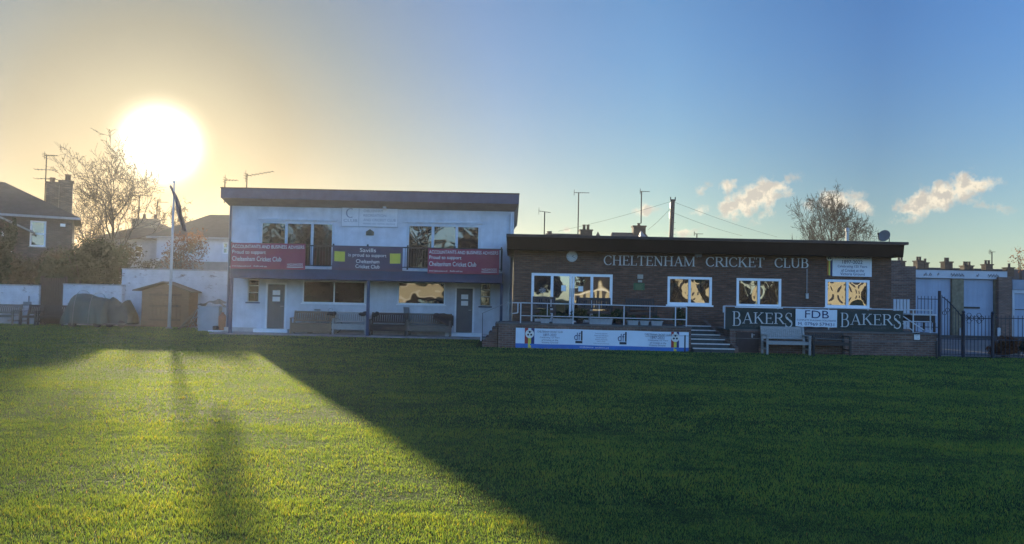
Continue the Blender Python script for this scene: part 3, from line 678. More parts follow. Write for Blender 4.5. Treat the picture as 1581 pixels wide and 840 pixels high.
# white terrace railings
def railing(name, label, Y, px0, px1, ytop0, ytop1, ymid0, ymid1, posts, base_z, shorts=(), extra=None, r=.018, group=None):
    A0, B0 = P(px0, ytop0, Y), P(px1, ytop1, Y); rt = thing(name, ((A0.x + B0.x) / 2, Y, base_z), label, 'railing', group)
    MB().tube([A0, B0], r, 8).build('top_rail', rail_white, rt)
    zt_ = lambda x: A0.z + (B0.z - A0.z) * (x - A0.x) / (B0.x - A0.x)
    if ymid0:
        A1, B1 = P(px0, ymid0, Y), P(px1, ymid1, Y); MB().tube([A1, B1], r * .85, 8).build('lower_rail', rail_white, rt); zm = lambda x: A1.z + (B1.z - A1.z) * (x - A1.x) / (B1.x - A1.x)
    for px in posts: x = X(px, Y, 480); MB().tube([(x, Y, base_z), (x, Y, zt_(x))], r * 1.15, 8).build('post', rail_white, rt)
    for px in shorts: x = X(px, Y, 480); MB().tube([(x, Y, zm(x)), (x, Y, zt_(x))], r * .6, 6).build('spindle', rail_white, rt)
    if extra: extra(rt)
    return rt
YRL = YT + .12
def ret(rt):
    a_ = P(1060, 474.5, YRL); x = a_.x
    m_ = MB(); m_.tube([(x, YRL, a_.z), (x, YRL + .9, a_.z)], .02, 8); m_.tube([(x, YRL, ZT), (x, YRL, a_.z)], .024, 8); m_.tube([(x, YRL + .9, ZT), (x, YRL + .9, a_.z)], .024, 8); m_.tube([(x, YRL, Z(494, YRL, 1060)), (x, YRL + .9, Z(494, YRL, 1060))], .018, 8)
    m_.build('return_rail', rail_white, rt)
railing('terrace_railing', 'white tubular railing along the terrace under the french doors', YRL, 804, 1060, 467.5, 474, 487.2, 493.5, (804, 885, 963.5, 1043), ZT, (845, 925, 1003.5), ret)
hr = thing('handrail', (X(770, YT + .35, 480), YT + .35, ZT), 'white handrail sloping down beside the left brick steps', 'railing')
a_, b_, c_, d_ = P(744, 484, YT + .3), P(783, 467.2, YT + .3), P(804, 467.6, YT + .3), P(800, 467.5, YT + .3)
MB().tube([a_, b_], .011, 6).build('sloping_rail', grey_metal, hr); MB().tube([b_, c_], .018, 8).build('top_rail', rail_white, hr)
x = X(799.5, YT + .3, 480); m_ = MB(); m_.tube([(x, YT + .3, Z(483, YT + .3, 799)), (x, YT + .3, Z(467.5, YT + .3, 799))], .022, 8); m_.tube([(x, YT + .3, Z(483, YT + .3, 799)), P(789, 484.3, YT + .3)], .018, 8); m_.build('lower_rail', rail_white, hr)
m_ = MB(); m_.tube([(a_.x + .03, YT + .3, 0), (a_.x + .03, YT + .3, a_.z)], .010, 6); m_.build('post', dark_metal, hr)
def ext2(rt):
    Y = YRL
    m_ = MB(); m_.tube([P(1393, 496, Y), P(1438, 497, Y)], .018, 8); m_.build('lower_rail', rail_white, rt)
    m_ = MB(); m_.tube([P(1393, 487.5, Y), P(1427, 510, Y)], .018, 8); m_.tube([P(1393, 499, Y), P(1409, 510.3, Y)], .018, 8); m_.build('brace', rail_white, rt)
    a0 = P(1117, 472.5, Y); m_ = MB(); m_.tube([a0, a0 + Vector((0, 0, -.22))], .022, 8); m_.tube([(X(1279, Y), Y, Z(494, Y, 1284)), (X(1297, Y), Y, Z(494.4, Y, 1297))], .016, 6); m_.build('end_stub', rail_white, rt)
railing('long_railing', 'long white railing above the right terrace holding the banners', YRL, 1117, 1440, 472.5, 479, None, None, (1119, 1201, 1279.5, 1340, 1410, 1436.5), ZT2, (), ext2)
# banners on the right railing
green_black = mat('dark green vinyl', (.012, .024, .024), .45, .15, 2); pale_text = mat('pale cloth letters', (.50, .53, .53), .6, .06, 5); dim = mat('dim green letters', (.045, .062, .062), .5, .1, 4)
def bakers(label, px, seed):
    rt, A, w, H, ztf, yfn = banner('jeweller_banner', label, px, YRL - .06, green_black, [(dim, 'FINE JEWELLERY', .24, .80, .12, .22)], (), amp=.02, seed=seed, group='jeweller banners on the right railing')
    m_ = MB(); x0, x1 = A.x + w * (.08 if seed == 6 else .05), A.x + w * (.95 if seed == 6 else .97)
    zf = lambda x: ztf((x - A.x) / w) - H * .68
    serif_word(m_, 'BAKERS', x0, x1, zf, H * .50, YRL - .105, YRL - .10, {0: 1.32, 5: 1.36})
    m_.build('lettering', pale_text, rt)
bakers('dark jeweller banner directly above the pale bench and hatch door', (1121, 475, 1229, 477.5, 34), 6)
bakers('dark jeweller banner right of the white builder banner', (1291, 477.5, 1394, 479.8, 33.5), 7)
banner('builder_banner', 'white builder banner with navy letters between two dark banners', (1228.5, 476.5, 1292.5, 478.5, 27), YRL - .12, mat('white vinyl', (.62, .68, .74), .5, .06, 1.5),
       [(inkblue, 'FDB', .225, .80, .50, .93), (inkblue, 'COMPLETE BUILDING SOLUTIONS', .03, .97, .33, .42), (inkblue, 'M. 07969 579431', .06, .93, .07, .25)], (), amp=.014, seed=8)
h = rect(1411, 513.5, 1419.5, 524.5, YT); nb = thing('wall_notice', ((h[0]+h[1])/2, YT, h[2]), 'small white notice on the right end of the brick terrace wall', 'notice')
MB().box(h[0], h[1], YT - .03, YT - .003, h[2], h[3]).build('sheet', paper, nb)
m_ = MB(); q = lambda x, z: YT - .03
for k, body in enumerate(('PRIVATE', 'Members', 'and guests', 'only')): put_line(nb, ink, body, h[0] + .03, h[1] - .03, h[3] - .06 - k * .05, h[3] - .03 - k * .05, q)
# table with a pale cloth at the end of the right terrace
tb = thing('garden_table', (X(1416, YT + 1.2, 490), YT + 1.2, ZT2), 'dark garden table with a pale top behind the railing end', 'table')
xa_, xb_ = X(1398, YT + 1.2, 490), X(1437, YT + 1.2, 490); zt_ = Z(484.5, YT + 1.2, 1416)
MB().box(xa_, xb_, YT + .8, YT + 1.6, zt_ - .05, zt_).build('table_top', mat('pale table top', (.50, .52, .53), .6, .1, 5), tb)
MB().box(xa_ + .05, xb_ - .05, YT + .85, YT + 1.55, zt_ - .30, zt_ - .052).build('apron', oak_dark, tb)
for xx in (xa_ + .06, xb_ - .06):
    for yy in (YT + .86, YT + 1.54): MB().bar((xx, yy, ZT2), (xx, yy, zt_ - .3), .06).build('leg', oak_dark, tb)

# ------------------------------------------------------------------ benches
def bench(w, m, label, loc, rz=0, group='wooden garden benches', back=.92, slats=None, cat='bench', wide=None):
    t = thing('garden_bench', (0, 0, 0), label, cat, group); hw = w / 2; d = .56
    s = MB()
    for k in range(5): s.box(-hw + .04, hw - .04, -d/2 + .02 + k * .105, -d/2 + .11 + k * .105, .415, .44)
    s.box(-hw + .05, hw - .05, -d/2 + .012, -d/2 + .05, .34, .414); s.build('seat', m, t)
    bk = MB(); y0, y1 = d/2 - .03, d/2 + .10
    yy = lambda z: y0 + (y1 - y0) * (z - .44) / (back - .44)
    def rl(za, zb, xx0, xx1, th=.035): bk.add([(x, yy(z) + o, z) for o in (0, th) for z in (za, zb) for x in (xx0, xx1)], [(0,1,3,2),(4,6,7,5),(0,4,5,1),(2,3,7,6),(0,2,6,4),(1,5,7,3)])
    rl(back - .09, back, -hw + .05, hw - .05, .04); rl(.50, .56, -hw + .05, hw - .05, .04)
    n = slats or int(w / .095)
    for k in range(n):
        x = -hw + .07 + (w - .14) * (k + .5) / n; rl(.561, back - .091, x - .030, x + .030, .02)
    bk.build('backrest', m, t)
    for sx in (-1, 1):
        x = sx * (hw - .03); a = MB(); a.box(x - .04, x + .04, -d/2 - .03, yy(.64) - .003, .625, .655); a.build('armrest', m, t)
        l = MB(); l.box(x - .033, x + .033, -d/2 - .005, -d/2 + .06, 0, .624); l.build('leg', m, t)
        l = MB(); l.add([(x + sx2 * .034, yy(.44) - .02 + (yy(z) - yy(.44) if z > .44 else -.0) + o, z) for z in (0, .44, back + .01) for sx2, o in ((-1, 0), (1, 0), (1, .065), (-1, .065))],
              [(0,1,2,3), (8,9,10,11)] + [(r*4+k, r*4+(k+1)%4, r*4+4+(k+1)%4, r*4+4+k) for r in (0, 1) for k in range(4)]); l.build('leg', m, t)
        st_ = MB(); st_.box(x - .02, x + .02, -d/2 + .061, yy(.44) - .022, .16, .21); st_.build('stretcher', m, t)
    t.location = loc; t.rotation_euler = (0, 0, rz); return t
for px0, px1, m, lb in ((449.5, 513, oak_brown, 'brown bench left of the others along the white clubhouse, beside the left grey door'), (514.5, 566, oak_pale, 'pale weathered bench under the two pane window, left of the middle post'),
                        (571, 628, oak_dark, 'dark bench against the white wall just right of the middle post'), (629, 696, oak, 'grey bench with a dark cover on its end, beside the right grey door')):
    a_, b_ = X(px0, 31.2, 500), X(px1, 31.2, 500)
    t = bench(b_ - a_, m, lb, (0, 0, 0)); w2 = (b_ - a_) / 2
    MB().box(-w2 + .06, w2 - .06, -.245, -.225, .06 if m is oak_brown else .20, .338).build('front_board', m, t); t.location = ((a_ + b_) / 2, 31.3, .05)
# dark cover over the end of the fourth bench
m_ = MB(); vs = []; x1_ = X(699, 31.3, 490); x0_ = X(669, 31.3, 490)
prof = [(-.20, .40), (-.04, .72), (.30, .93), (.42, .96), (.47, .80), (.48, .45)]
for i in range(9):
    u = i / 8; x = x0_ + (x1_ - x0_) * u; dz = -.02 - .10 * max(0, u - .6) * 2 + .01 * math.sin(i * 2.1); s = .42 + .58 * min(1, u * 1.3)
    for y, z in prof: vs.append((x, 31.3 + y * 1.02 + .005, .05 + .965 - (.965 - z) * s * .85 + dz))
m_.add(vs, [(i*6+k, (i+1)*6+k, (i+1)*6+k+1, i*6+k+1) for i in range(8) for k in range(5)])
o = solid(m_, 'bench_cover', mat('black cover cloth', (.02, .021, .024), .55, .3, 5), 'black waterproof cover flung over the bench end near the right door', 'cover')
md = o.modifiers.new('t', 'SOLIDIFY'); md.thickness = .012
for (px0, px1, py, lb, rr) in ((505, 519, 482.5, 'rolled dark cloth on top of the brown bench end', 0), (554, 566, 483, 'folded dark cloth over the pale bench back by the middle post', 1), (574, 585, 484, 'dark cloth bundle on the first bench right of the middle post', 2)):
    a_, b_ = P(px0, py + 3, 31.5), P(px1, py, 31.5); r_ = random.Random(px0); pts = [a_ + (b_ - a_) * k / 5 + Vector((0, 0, .03 * math.sin(k * 1.3 + rr))) for k in range(6)]
    m_ = MB(); m_.tube([p_ + Vector((0, -.02, .0)) for p_ in pts], [.03, .06, .075, .085, .10, .05], 8); solid(m_, 'cloth_roll', mat('black cover cloth', (.02, .021, .024)), lb, 'cloth', smooth=True)
# board leaning behind the benches
p0, p1 = P(631, 494, 31.8), P(627, 474.5, 31.85); m_ = MB(); m_.add([(p0.x - .10, 31.72, .05), (p0.x + .12, 31.72, .05), (p1.x + .13, 31.86, p1.z), (p1.x - .12, 31.86, p1.z + .02), (p0.x - .10, 31.75, .05), (p0.x + .12, 31.75, .05), (p1.x + .13, 31.89, p1.z), (p1.x - .12, 31.89, p1.z + .02)], [(0,1,2,3),(4,7,6,5),(0,4,5,1),(1,5,6,2),(2,6,7,3),(3,7,4,0)])
solid(m_, 'leaning_board', mat('blue grey board', (.12, .14, .16), .6, .2, 4), 'narrow blue grey board leaning on the wall behind two benches', 'board')
# thin hoops of a bicycle behind the first benches
bc = thing('bicycle', (X(489, 31.75), 31.75, .05), 'thin grey bicycle leaning on the white wall behind the brown bench', 'bicycle')
gm2 = mat('grey bike paint', (.22, .23, .24), .4, .2, 6); wx = [X(480, 31.72), X(504, 31.72) + .35]
for x in wx:
    m_ = MB(); m_.tube([(x + .33 * math.cos(R(a_)), 31.75, .39 + .33 * math.sin(R(a_))) for a_ in range(0, 361, 15)], .016, 6, cap=False)
    wl = m_.build('wheel', dark_metal, bc); m_ = MB()
    for k in range(12): m_.tube([(x, 31.75, .39), (x + .32 * math.cos(R(k * 30)), 31.75, .39 + .32 * math.sin(R(k * 30)))], .003, 3)
    m_.build('spokes', grey_metal, wl)
xm = (wx[0] * .58 + wx[1] * .42); hb = (wx[1] - .2, 31.75, 1.05); sd = (xm - .13, 31.75, .98)
m_ = MB(); m_.tube([(wx[0], 31.75, .39), (xm, 31.75, .36), (wx[1] - .22, 31.75, .9), sd, (wx[0], 31.75, .39)], .018, 6); m_.tube([(xm, 31.75, .36), sd], .018, 6); m_.tube([(wx[1], 31.75, .39), (wx[1] - .24, 31.75, .98)], .016, 6); m_.build('frame', gm2, bc)
MB().tube([(hb[0] - .05, 31.70, 1.0), (hb[0] - .03, 31.72, 1.08), (hb[0] + .1, 31.70, 1.12), (hb[0] + .14, 31.68, 1.02)], .013, 6).build('handlebar', gm2, bc)
MB().box(sd[0] - .13, sd[0] + .12, 31.69, 31.81, 1.0, 1.05).build('saddle', dark_metal, bc)
# bench on the grass in front of the right terrace, and the dark one beside it
a_, b_ = X(1179.5, 25.55, 525), X(1247, 25.55, 525); bench(b_ - a_, oak_pale, 'silvered slatted bench on the grass below the first dark banner', ((a_ + b_) / 2, 25.55, 0), slats=19)
a_, b_ = X(1249, 25.7, 525), X(1308, 25.7, 525); bench(b_ - a_, oak_dark, 'very dark low bench against the brick wall below the builder banner', ((a_ + b_) / 2, 25.66, 0), slats=15, back=.84)
# benches on the terrace
for px0, px1, lb in ((823, 858, 'dark slatted bench on the terrace before the left french door pane'), (893, 944, 'dark slatted bench on the terrace before the right french door panes'), (968, 1012, 'dark slatted bench on the terrace under the green plaque')):
    a_, b_ = X(px0, 27.7), X(px1, 27.7); bench(b_ - a_, oak_dark, lb, ((a_ + b_) / 2, 27.62, ZT), group='dark benches on the terrace')
# planters along the terrace edge
trough = mat('pale trough', (.30, .33, .35), .7, .15, 5); herb = leafmat('herb leaves', (.018, .035, .012), (.045, .065, .022), .3)
def leaf_blob(mb, c, rx, ry, rz, n, size, r, flat=1.0):
    for _ in range(n):
        while True:
            p = Vector((r.uniform(-1, 1), r.uniform(-1, 1), r.uniform(-1, 1)))
            if .25 < p.length < 1: break
        p = Vector((c[0] + p.x * rx, c[1] + p.y * ry, c[2] + p.z * rz)); s = size * r.uniform(.6, 1.3)
        a = Vector((r.uniform(-1, 1), r.uniform(-1, 1), r.uniform(-1, 1))).normalized(); b = a.orthogonal().normalized(); b = (Matrix.Rotation(r.uniform(0, 6.28), 3, a) @ b)
        mb.quad(p + a * s, p + b * s * .45, p - a * s, p - b * s * .45)
pr = random.Random(5)
for i, (px0, px1, py0, py1, lb) in enumerate(((834, 849, 491.5, 497, 'small pale trough left of the other planters on the terrace edge'), (852, 884, 491.5, 499, 'long pale trough with low plants left of the second rail post'), (909, 945, 491.5, 500, 'white trough of dark plants under the right french door panes'),
                                          (968, 985, 498.5, 505, 'pale planter just right of the third rail post'), (987, 1001, 499, 505.5, 'middle pale planter of the three under the dark terrace bench'), (1004, 1022, 499, 506, 'pale planter nearest the right end of the terrace railing'))):
    Yp = YT + .55; a_, b_ = X(px0, Yp, 495), X(px1, Yp, 495); top = Z(py0, Yp, px0); t = thing('planter', ((a_ + b_) / 2, Yp, ZT), lb, 'planter', 'planters on the terrace edge')
    top = max(top, ZT + .16); m_ = MB(); m_.add([(x, y, z) for z, e in ((ZT, .03), (top, 0)) for x, y in ((a_ + e, Yp - .16 + e), (b_ - e, Yp - .16 + e), (b_ - e, Yp + .16 - e), (a_ + e, Yp + .16 - e))], [(0,1,2,3),(0,1,5,4),(1,2,6,5),(2,3,7,6),(3,0,4,7)])
    m_.box(a_ - .015, b_ + .015, Yp - .175, Yp - .13, top - .03, top); m_.build('trough', trough, t)
    MB().box(a_ + .01, b_ - .01, Yp - .14, Yp + .14, top - .06, top - .04).build('soil', mat('soil', (.03, .022, .016), .95, .3, 9), t)
    m_ = MB(); leaf_blob(m_, ((a_ + b_) / 2, Yp, top + .06), (b_ - a_) / 2, .16, .12, int(260 * (b_ - a_)) + 60, .05, pr); m_.build('plants', herb, t)
for px, py, rx, rz, lb in ((895, 486, .32, .26, 'dark bushy pot plant left of the white trough'), (955, 492, .28, .24, 'dark pot plant by the third rail post'), (1049, 492, .22, .30, 'dark pot plant at the right end of the terrace railing'), (841, 490, .22, .18, 'low dark pot plant behind the small left trough')):
    Yp = YT + .8; c = P(px, py, Yp); t = thing('pot_plant', (c.x, Yp, ZT), lb, 'plant', 'pot plants on the terrace'); m_ = MB(); m_.lathe([(.10, 0), (.15, .2), (.16, .22)], (c.x, Yp, ZT), 12); m_.build('pot', mat('dark clay pot', (.06, .04, .035), .8, .2, 5), t)
    m_ = MB(); leaf_blob(m_, (c.x, Yp, max(c.z, ZT + .3)), rx, .24, rz, 420, .06, pr); m_.build('foliage', herb, t)
# boundary string on stakes
stk = [(742.5, 516, 524.5), (1057.5, 518.5, 545), (1257, 522, 547), (1446, 527, 551)]
bs = thing('boundary_rope', (X(1057, 25.7), 25.7, 0), 'thin boundary string on short stakes in front of the terraces', 'rope')
pp = []
for i, (px, pt, pb) in enumerate(stk):
    Y = 25.2 if i else 29.6
    if i == 2: Y = 25.05
    x = X(px, Y, 530); zt_ = Z(pt, Y, px); m_ = MB(); m_.box(x - .02, x + .02, Y - .02, Y + .02, -.05, zt_ + .02); m_.build('stake', wpaint if i == 0 else dark_metal, bs); pp.append(Vector((x, Y, zt_)))
m_ = MB()
for a_, b_ in zip(pp[:-1], pp[1:]): m_.tube([a_.lerp(b_, k / 10) + Vector((0, 0, -.05 * math.sin(math.pi * k / 10))) for k in range(11)], .009, 4)
m_.build('string', mat('grey string', (.16, .17, .17), .8, .2, 5), bs)

# ------------------------------------------------------------------ on the pavilion roof
x = X(1308, 30, 365); m_ = MB(); zb = zt - .02; z1 = Z(357, 30, 1308); m_.tube([(x, 30, zb), (x, 30, z1)], .055, 10)
fl = thing('flue_pipe', (x, 30, zb), 'pale metal flue pipe standing on the black roof before the bare tree', 'flue'); m_.build('pipe', grey_metal, fl); MB().lathe([(.06, 0), (.085, .02), (.085, .12), (.03, .16)], (x, 30, z1 - .02), 10).build('cowl', grey_metal, fl)
c = P(1365.5, 364.5, 29.5); ds = thing('satellite_dish', (c.x + .2, 29.5, zt), 'grey satellite dish near the right end of the black roof', 'satellite dish')
m_ = MB(); n = 20; nm = Vector((-.72, -.62, .30)).normalized(); u = nm.orthogonal().normalized(); v = nm.cross(u); vs = [c]; fs_ = []
for j in range(1, 6):
    for k in range(n):
        a_ = 2 * math.pi * k / n; r_ = .235 * j / 5; vs.append(c + u * r_ * math.cos(a_) + v * r_ * math.sin(a_) + nm * .9 * r_ * r_)
for k in range(n): fs_.append((0, 1 + k, 1 + (k + 1) % n))
for j in range(4):
    for k in range(n): fs_.append((1 + j*n + k, 1 + (j+1)*n + k, 1 + (j+1)*n + (k+1) % n, 1 + j*n + (k+1) % n))
m_.add(vs, fs_); o = m_.build('dish', mat('grey dish', (.14, .145, .15), .5, .15, 6), ds, True); md = o.modifiers.new('t', 'SOLIDIFY'); md.thickness = .012
MB().tube([c - v * .26, c + nm * .34 - v * .12], .012, 5).build('feed_arm', dark_metal, ds); MB().lathe([(.03, 0), (.04, .09)], c + nm * .34 - v * .12, 8).build('feed_horn', dark_metal, ds)
x = X(1373, 29.5, 370); MB().tube([c - nm * .01, (x, 29.5, c.z), (x, 29.5, zt)], .018, 6).build('bracket', dark_metal, ds)
aerial(347.5, 278, 290, 37, 'short aerial on the left end of the clubhouse roof', (0, 19), 5, bz=zrt + .04)
aerial(381.5, 268, 290, 34, 'taller aerial near the left end of the clubhouse roof', (-2, 40), 8, -4, bz=zrt + .04)
# ------------------------------------------------------------------ trees
def tree(name, base, h, label, bark, spread=.5, seed=1, trunk_r=.16, levels=4, leaf=None, nleaf=0, leaf_size=.07, lean=0, first=.25, nb=(7, 5, 5, 4), up=.35, width=None, group=None, drop=.0, rmin=.006):
    r = random.Random(seed); t = thing(name, base, label, 'tree', group); base = Vector(base)
    wood = [MB(), MB()]; tips = []
    def grow(p, d, L, rad, lv):
        n = 5 if lv < 2 else 3; pts = [p.copy()]; rads = [rad]; d = d.normalized()
        for k in range(n):
            j = Vector((r.gauss(0, 1), r.gauss(0, 1), r.gauss(0, 1))) * (.10 if lv == 0 else .20)
            d = (d + j + Vector((0, 0, up * (.18 if lv else .05) - drop * (lv > 1)))).normalized(); p = p + d * L / n; pts.append(p.copy()); rads.append(max(rmin, rad * (1 - .75 * (k + 1) / n)))
        wood[0 if lv == 0 else 1].tube(pts, rads, 8 if lv == 0 else (5 if lv == 1 else 3), cap=lv < 2)
        if lv >= levels - 1: tips.append((pts, L))
        if lv >= levels: return
        m = nb[min(lv, len(nb) - 1)]
        for i in range(m):
            f_ = (first + (1 - first) * (i + r.random()) / m) if lv == 0 else (.25 + .75 * (i + r.random()) / m)
            k = min(n - 1, int(f_ * n)); q = pts[k].lerp(pts[k + 1], f_ * n - k); dd = (pts[k + 1] - pts[k]).normalized()
            a = dd.orthogonal().normalized(); a = Matrix.Rotation(r.uniform(0, 2 * math.pi) if lv else i * 2.4 + r.random(), 3, dd) @ a
            an = r.uniform(.55, 1.0) * (spread * 1.6); nd = dd * math.cos(an) + a * math.sin(an)
            grow(q, nd, L * (r.uniform(.45, .62) * (1.15 - .5 * f_ if lv == 0 else 1)), max(rmin, rads[k] * .58), lv + 1)
    grow(Vector((base.x, base.y, base.z - .05)), Vector((0, 0, 1)), h * .82, trunk_r, 0)
    lv_ = []
    if leaf and nleaf:
        for _ in range(nleaf):
            pts, L = r.choice(tips); k = r.randrange(len(pts) - 1); c = pts[k].lerp(pts[k + 1], r.random()) + Vector((r.gauss(0, 1), r.gauss(0, 1), r.gauss(0, 1))) * leaf_size
            lv_.append(c)
    allv = wood[1].v; top = sorted(v[2] for v in allv)[int(len(allv) * .985)] - base.z
    sx = sorted(v[0] for v in allv if v[2] > base.z + top * .35); q = len(sx); xa_, xb_ = sx[int(q * .03)], sx[int(q * .97)]; kz = h / top
    kx = (width / (xb_ - xa_)) if width else 1.0; dx = ((xa_ + xb_) / 2 - base.x) * kx - lean
    def fix(v):
        u = max(0.0, (v[2] - base.z) / top); return (base.x + (v[0] - base.x) * kx - dx * min(1.0, u * 1.4), base.y + (v[1] - base.y) * kx, base.z + (v[2] - base.z) * kz)
    for w_ in wood: w_.v = [fix(v) for v in w_.v]
    wood[0].build('trunk', bark, t, True); wood[1].build('branches', bark, t, True)
    if lv_:
        m_ = MB()
        for c in lv_:
            c = Vector(fix(c)); a = Vector((r.uniform(-1, 1), r.uniform(-1, 1), r.uniform(-1, 1))).normalized(); b_ = Matrix.Rotation(r.uniform(0, 6.3), 3, a) @ a.orthogonal().normalized(); s = leaf_size * r.uniform(.6, 1.3)
            m_.quad(c + a * s, c + b_ * s * .6, c - a * s, c - b_ * s * .6)
        m_.build('crown', leaf, t)
    return t
def bush(name, c, rx, ry, rz, label, leaf, seed, n=6000, size=.10, base_z=0, lumps=9, cat='bush', stems=5, group=None):
    r = random.Random(seed); t = thing(name, (c[0], c[1], base_z), label, cat, group); c = Vector(c); m_ = MB()
    cs = [(c, .78)] + [(c + Vector((r.uniform(-.62, .62) * rx, r.uniform(-.62, .62) * ry, r.uniform(-.55, .62) * rz)), r.uniform(.32, .55)) for _ in range(lumps)]
    for _ in range(n):
        q, s = r.choice(cs) if r.random() < .85 else cs[0]
        v = Vector((r.gauss(0, 1), r.gauss(0, 1), r.gauss(0, 1))).normalized() * (r.random() ** .45) * s * r.choice((1, 1, 1, 1.12))
        p = q + Vector((v.x * rx, v.y * ry, v.z * rz))
        if p.z < base_z + .05: continue
        a = Vector((r.uniform(-1, 1), r.uniform(-1, 1), r.uniform(-1, 1))).normalized(); b_ = Matrix.Rotation(r.uniform(0, 6.3), 3, a) @ a.orthogonal().normalized(); z = size * r.uniform(.5, 1.3)
        m_.quad(p + a * z, p + b_ * z * .55, p - a * z, p - b_ * z * .55)
    m_.build('foliage', leaf, t); w = MB()
    for k in range(stems):
        e = c + Vector((r.uniform(-.5, .5) * rx, r.uniform(-.5, .5) * ry, r.uniform(0, .6) * rz)); b0 = Vector((c.x + r.uniform(-.15, .15), c.y + r.uniform(-.1, .1), base_z - .03)); mdp = b0.lerp(e, .5) + Vector((r.uniform(-.1, .1), 0, .1)); w.tube([b0, mdp, e], [.06, .045, .015], 5)
    w.build('stems', bark_dark, t); return t
bark_black = mat('black bark', (.014, .012, .011), .95, .3, 6, .01, spec=0); bark_dark = mat('dark bark', (.045, .036, .03), .9, .3, 6, .01); bark_birch = mat('pale bark', (.16, .14, .12), .85, .35, 5, .005)
leaf_brown = leafmat('thin autumn leaves', (.055, .032, .016), (.10, .065, .03), .4); leaf_dark = leafmat('dark evergreen leaves', (.020, .030, .012), (.042, .052, .022), .25)
leaf_rust = leafmat('rust leaves', (.13, .045, .025), (.20, .09, .04), .5); leaf_ivy = leafmat('ivy leaves', (.035, .035, .018), (.075, .06, .03), .3)
leaf_olive = leafmat('olive leaves', (.030, .027, .014), (.060, .050, .028), .3)

# ------------------------------------------------------------------ boundary wall, left
WX = lambda px: X(px, YW, 460)
def wall_run(px0, px1, top, label, m, y=YW, cap=True, d=.25):
    a_, b_ = X(px0, y, 460), X(px1, y, 460); z = Z(top, y, (px0 + px1) / 2); t = thing('garden_wall', ((a_ + b_) / 2, y, 0), label, 'wall')
    MB().box(a_, b_, y, y + d, -.1, z - .06 if cap else z).build('brickwork', m, t)
    if cap: MB().box(a_ - .01, b_ + .01, y - .03, y + d + .03, z - .058, z).build('coping', mat('wall coping', (.36, .34, .32), .85, .25, 4), t)
    return t
wall_run(-170, 60, 437.5, 'low white painted brick wall behind the benches at the far left', brickwhite)
wall_run(97, 188, 438.5, 'low white painted brick wall behind the tarpaulin covered machine', brickwhite)
wall_run(187, 356, 415.5, 'tall white painted brick wall behind the wooden shed', brickwhite, YW + .3)
gt = thing('wooden_gate', (WX(78), YW + .1, 0), 'dark brown boarded gate between the two low white walls', 'gate')
a_, b_ = WX(60) + .02, WX(97) - .02; zt_ = Z(437, YW, 78); m_ = MB(); n = 10
for k in range(n): m_.box(a_ + (b_ - a_) * k / n + .005, a_ + (b_ - a_) * (k + 1) / n - .005, YW + .1, YW + .13, .06, zt_ + .25 - .02 * (k % 2))
m_.build('boards', mat('gate boards', (.06, .042, .034), .8, .3, 4, stretch=(5, 5, 1)), gt)
m_ = MB(); m_.box(a_, b_, YW + .131, YW + .18, .3, .42); m_.box(a_, b_, YW + .131, YW + .18, 1.4, 1.52); m_.build('ledges', oak_dark, gt)
for x in (a_ - .0, b_ + .0): MB().box(x - .06, x + .06, YW + .135, YW + .26, -.1, zt_ + .32).build('gate_post', oak_dark, gt)
# benches by the left wall
a_, b_ = X(-32, 34.3), X(25, 34.3); bench(b_ - a_, oak, 'weathered bench cut off by the left picture edge before the white wall', ((a_ + b_) / 2, 34.4, 0))
a_, b_ = X(62, 34.3), X(102, 34.3); bench(b_ - a_, oak_dark, 'dark bench standing in front of the brown boarded gate', ((a_ + b_) / 2, 34.4, 0))
a_, b_ = X(36, 34.3), X(60, 34.3); t = bench(b_ - a_, oak_dark, 'narrow dark wooden garden chair between two benches at the far left', ((a_ + b_) / 2, 34.4, 0), cat='chair'); t.name = 'garden_chair'
h = rect(37, 466, 49, 472, YW); solid(MB().box(h[0], h[1], YW - .06, YW - .003, h[2], h[3]).box(h[0] + .22, h[0] + .26, YW - .05, YW - .004, h[3], h[3] + .28), 'meter_box', mat('grey meter box', (.16, .17, .18), .6, .2, 5), 'small grey meter box on the white wall behind the narrow chair', 'box')
m_ = MB()
# tarpaulin covered roller
tarp = mat('grey green tarpaulin', (.055, .078, .068), .6, .35, 1.5, .015)
def drape(x0, x1, y, d, prof_fn, name, label, cat, seed, m=tarp):
    nx, ny = 36, 14; vs = []; o = Vector((seed, 0, 3))
    for i in range(nx + 1):
        u = i / nx; x = x0 + (x1 - x0) * u; hh = prof_fn(u)
        for j in range(ny + 1):
            a = math.pi * j / ny; yy = y - d / 2 * math.cos(a); zz = .16 + (hh - .16) * (math.sin(a) ** .55)
            k = mnoise.noise(Vector((x * 1.7, a * 1.6, 0)) + o) * .13 + mnoise.noise(Vector((x * 4.5, a * 3, 2)) + o) * .07
            vs.append((x + k * .3, yy + k * math.cos(a), max(.05, zz + k * .6)))
    mb = MB(); mb.add(vs, [(i*(ny+1)+j, (i+1)*(ny+1)+j, (i+1)*(ny+1)+j+1, i*(ny+1)+j+1) for i in range(nx) for j in range(ny)] + [tuple(range(ny + 1)), tuple(nx*(ny+1) + j for j in range(ny, -1, -1))])
    t = thing(name, ((x0 + x1) / 2, y, 0), label, cat); mb.build('tarpaulin', m, t, True); return t
xa_, xb_ = X(110, 34.2), X(172, 34.2); hz = Z(454, 34.2, 128)
def pf(u): return hz * min(1, (max(u, .0) / .16) ** .5 * .9 + .12 if u < .16 else 1.02) * (1 - .20 * max(0, u - .35)) 
t = drape(xa_, xb_, 34.2, 1.5, pf, 'covered_roller', 'big machine under a grey green tarpaulin before the low white wall', 'covered machine', 3)
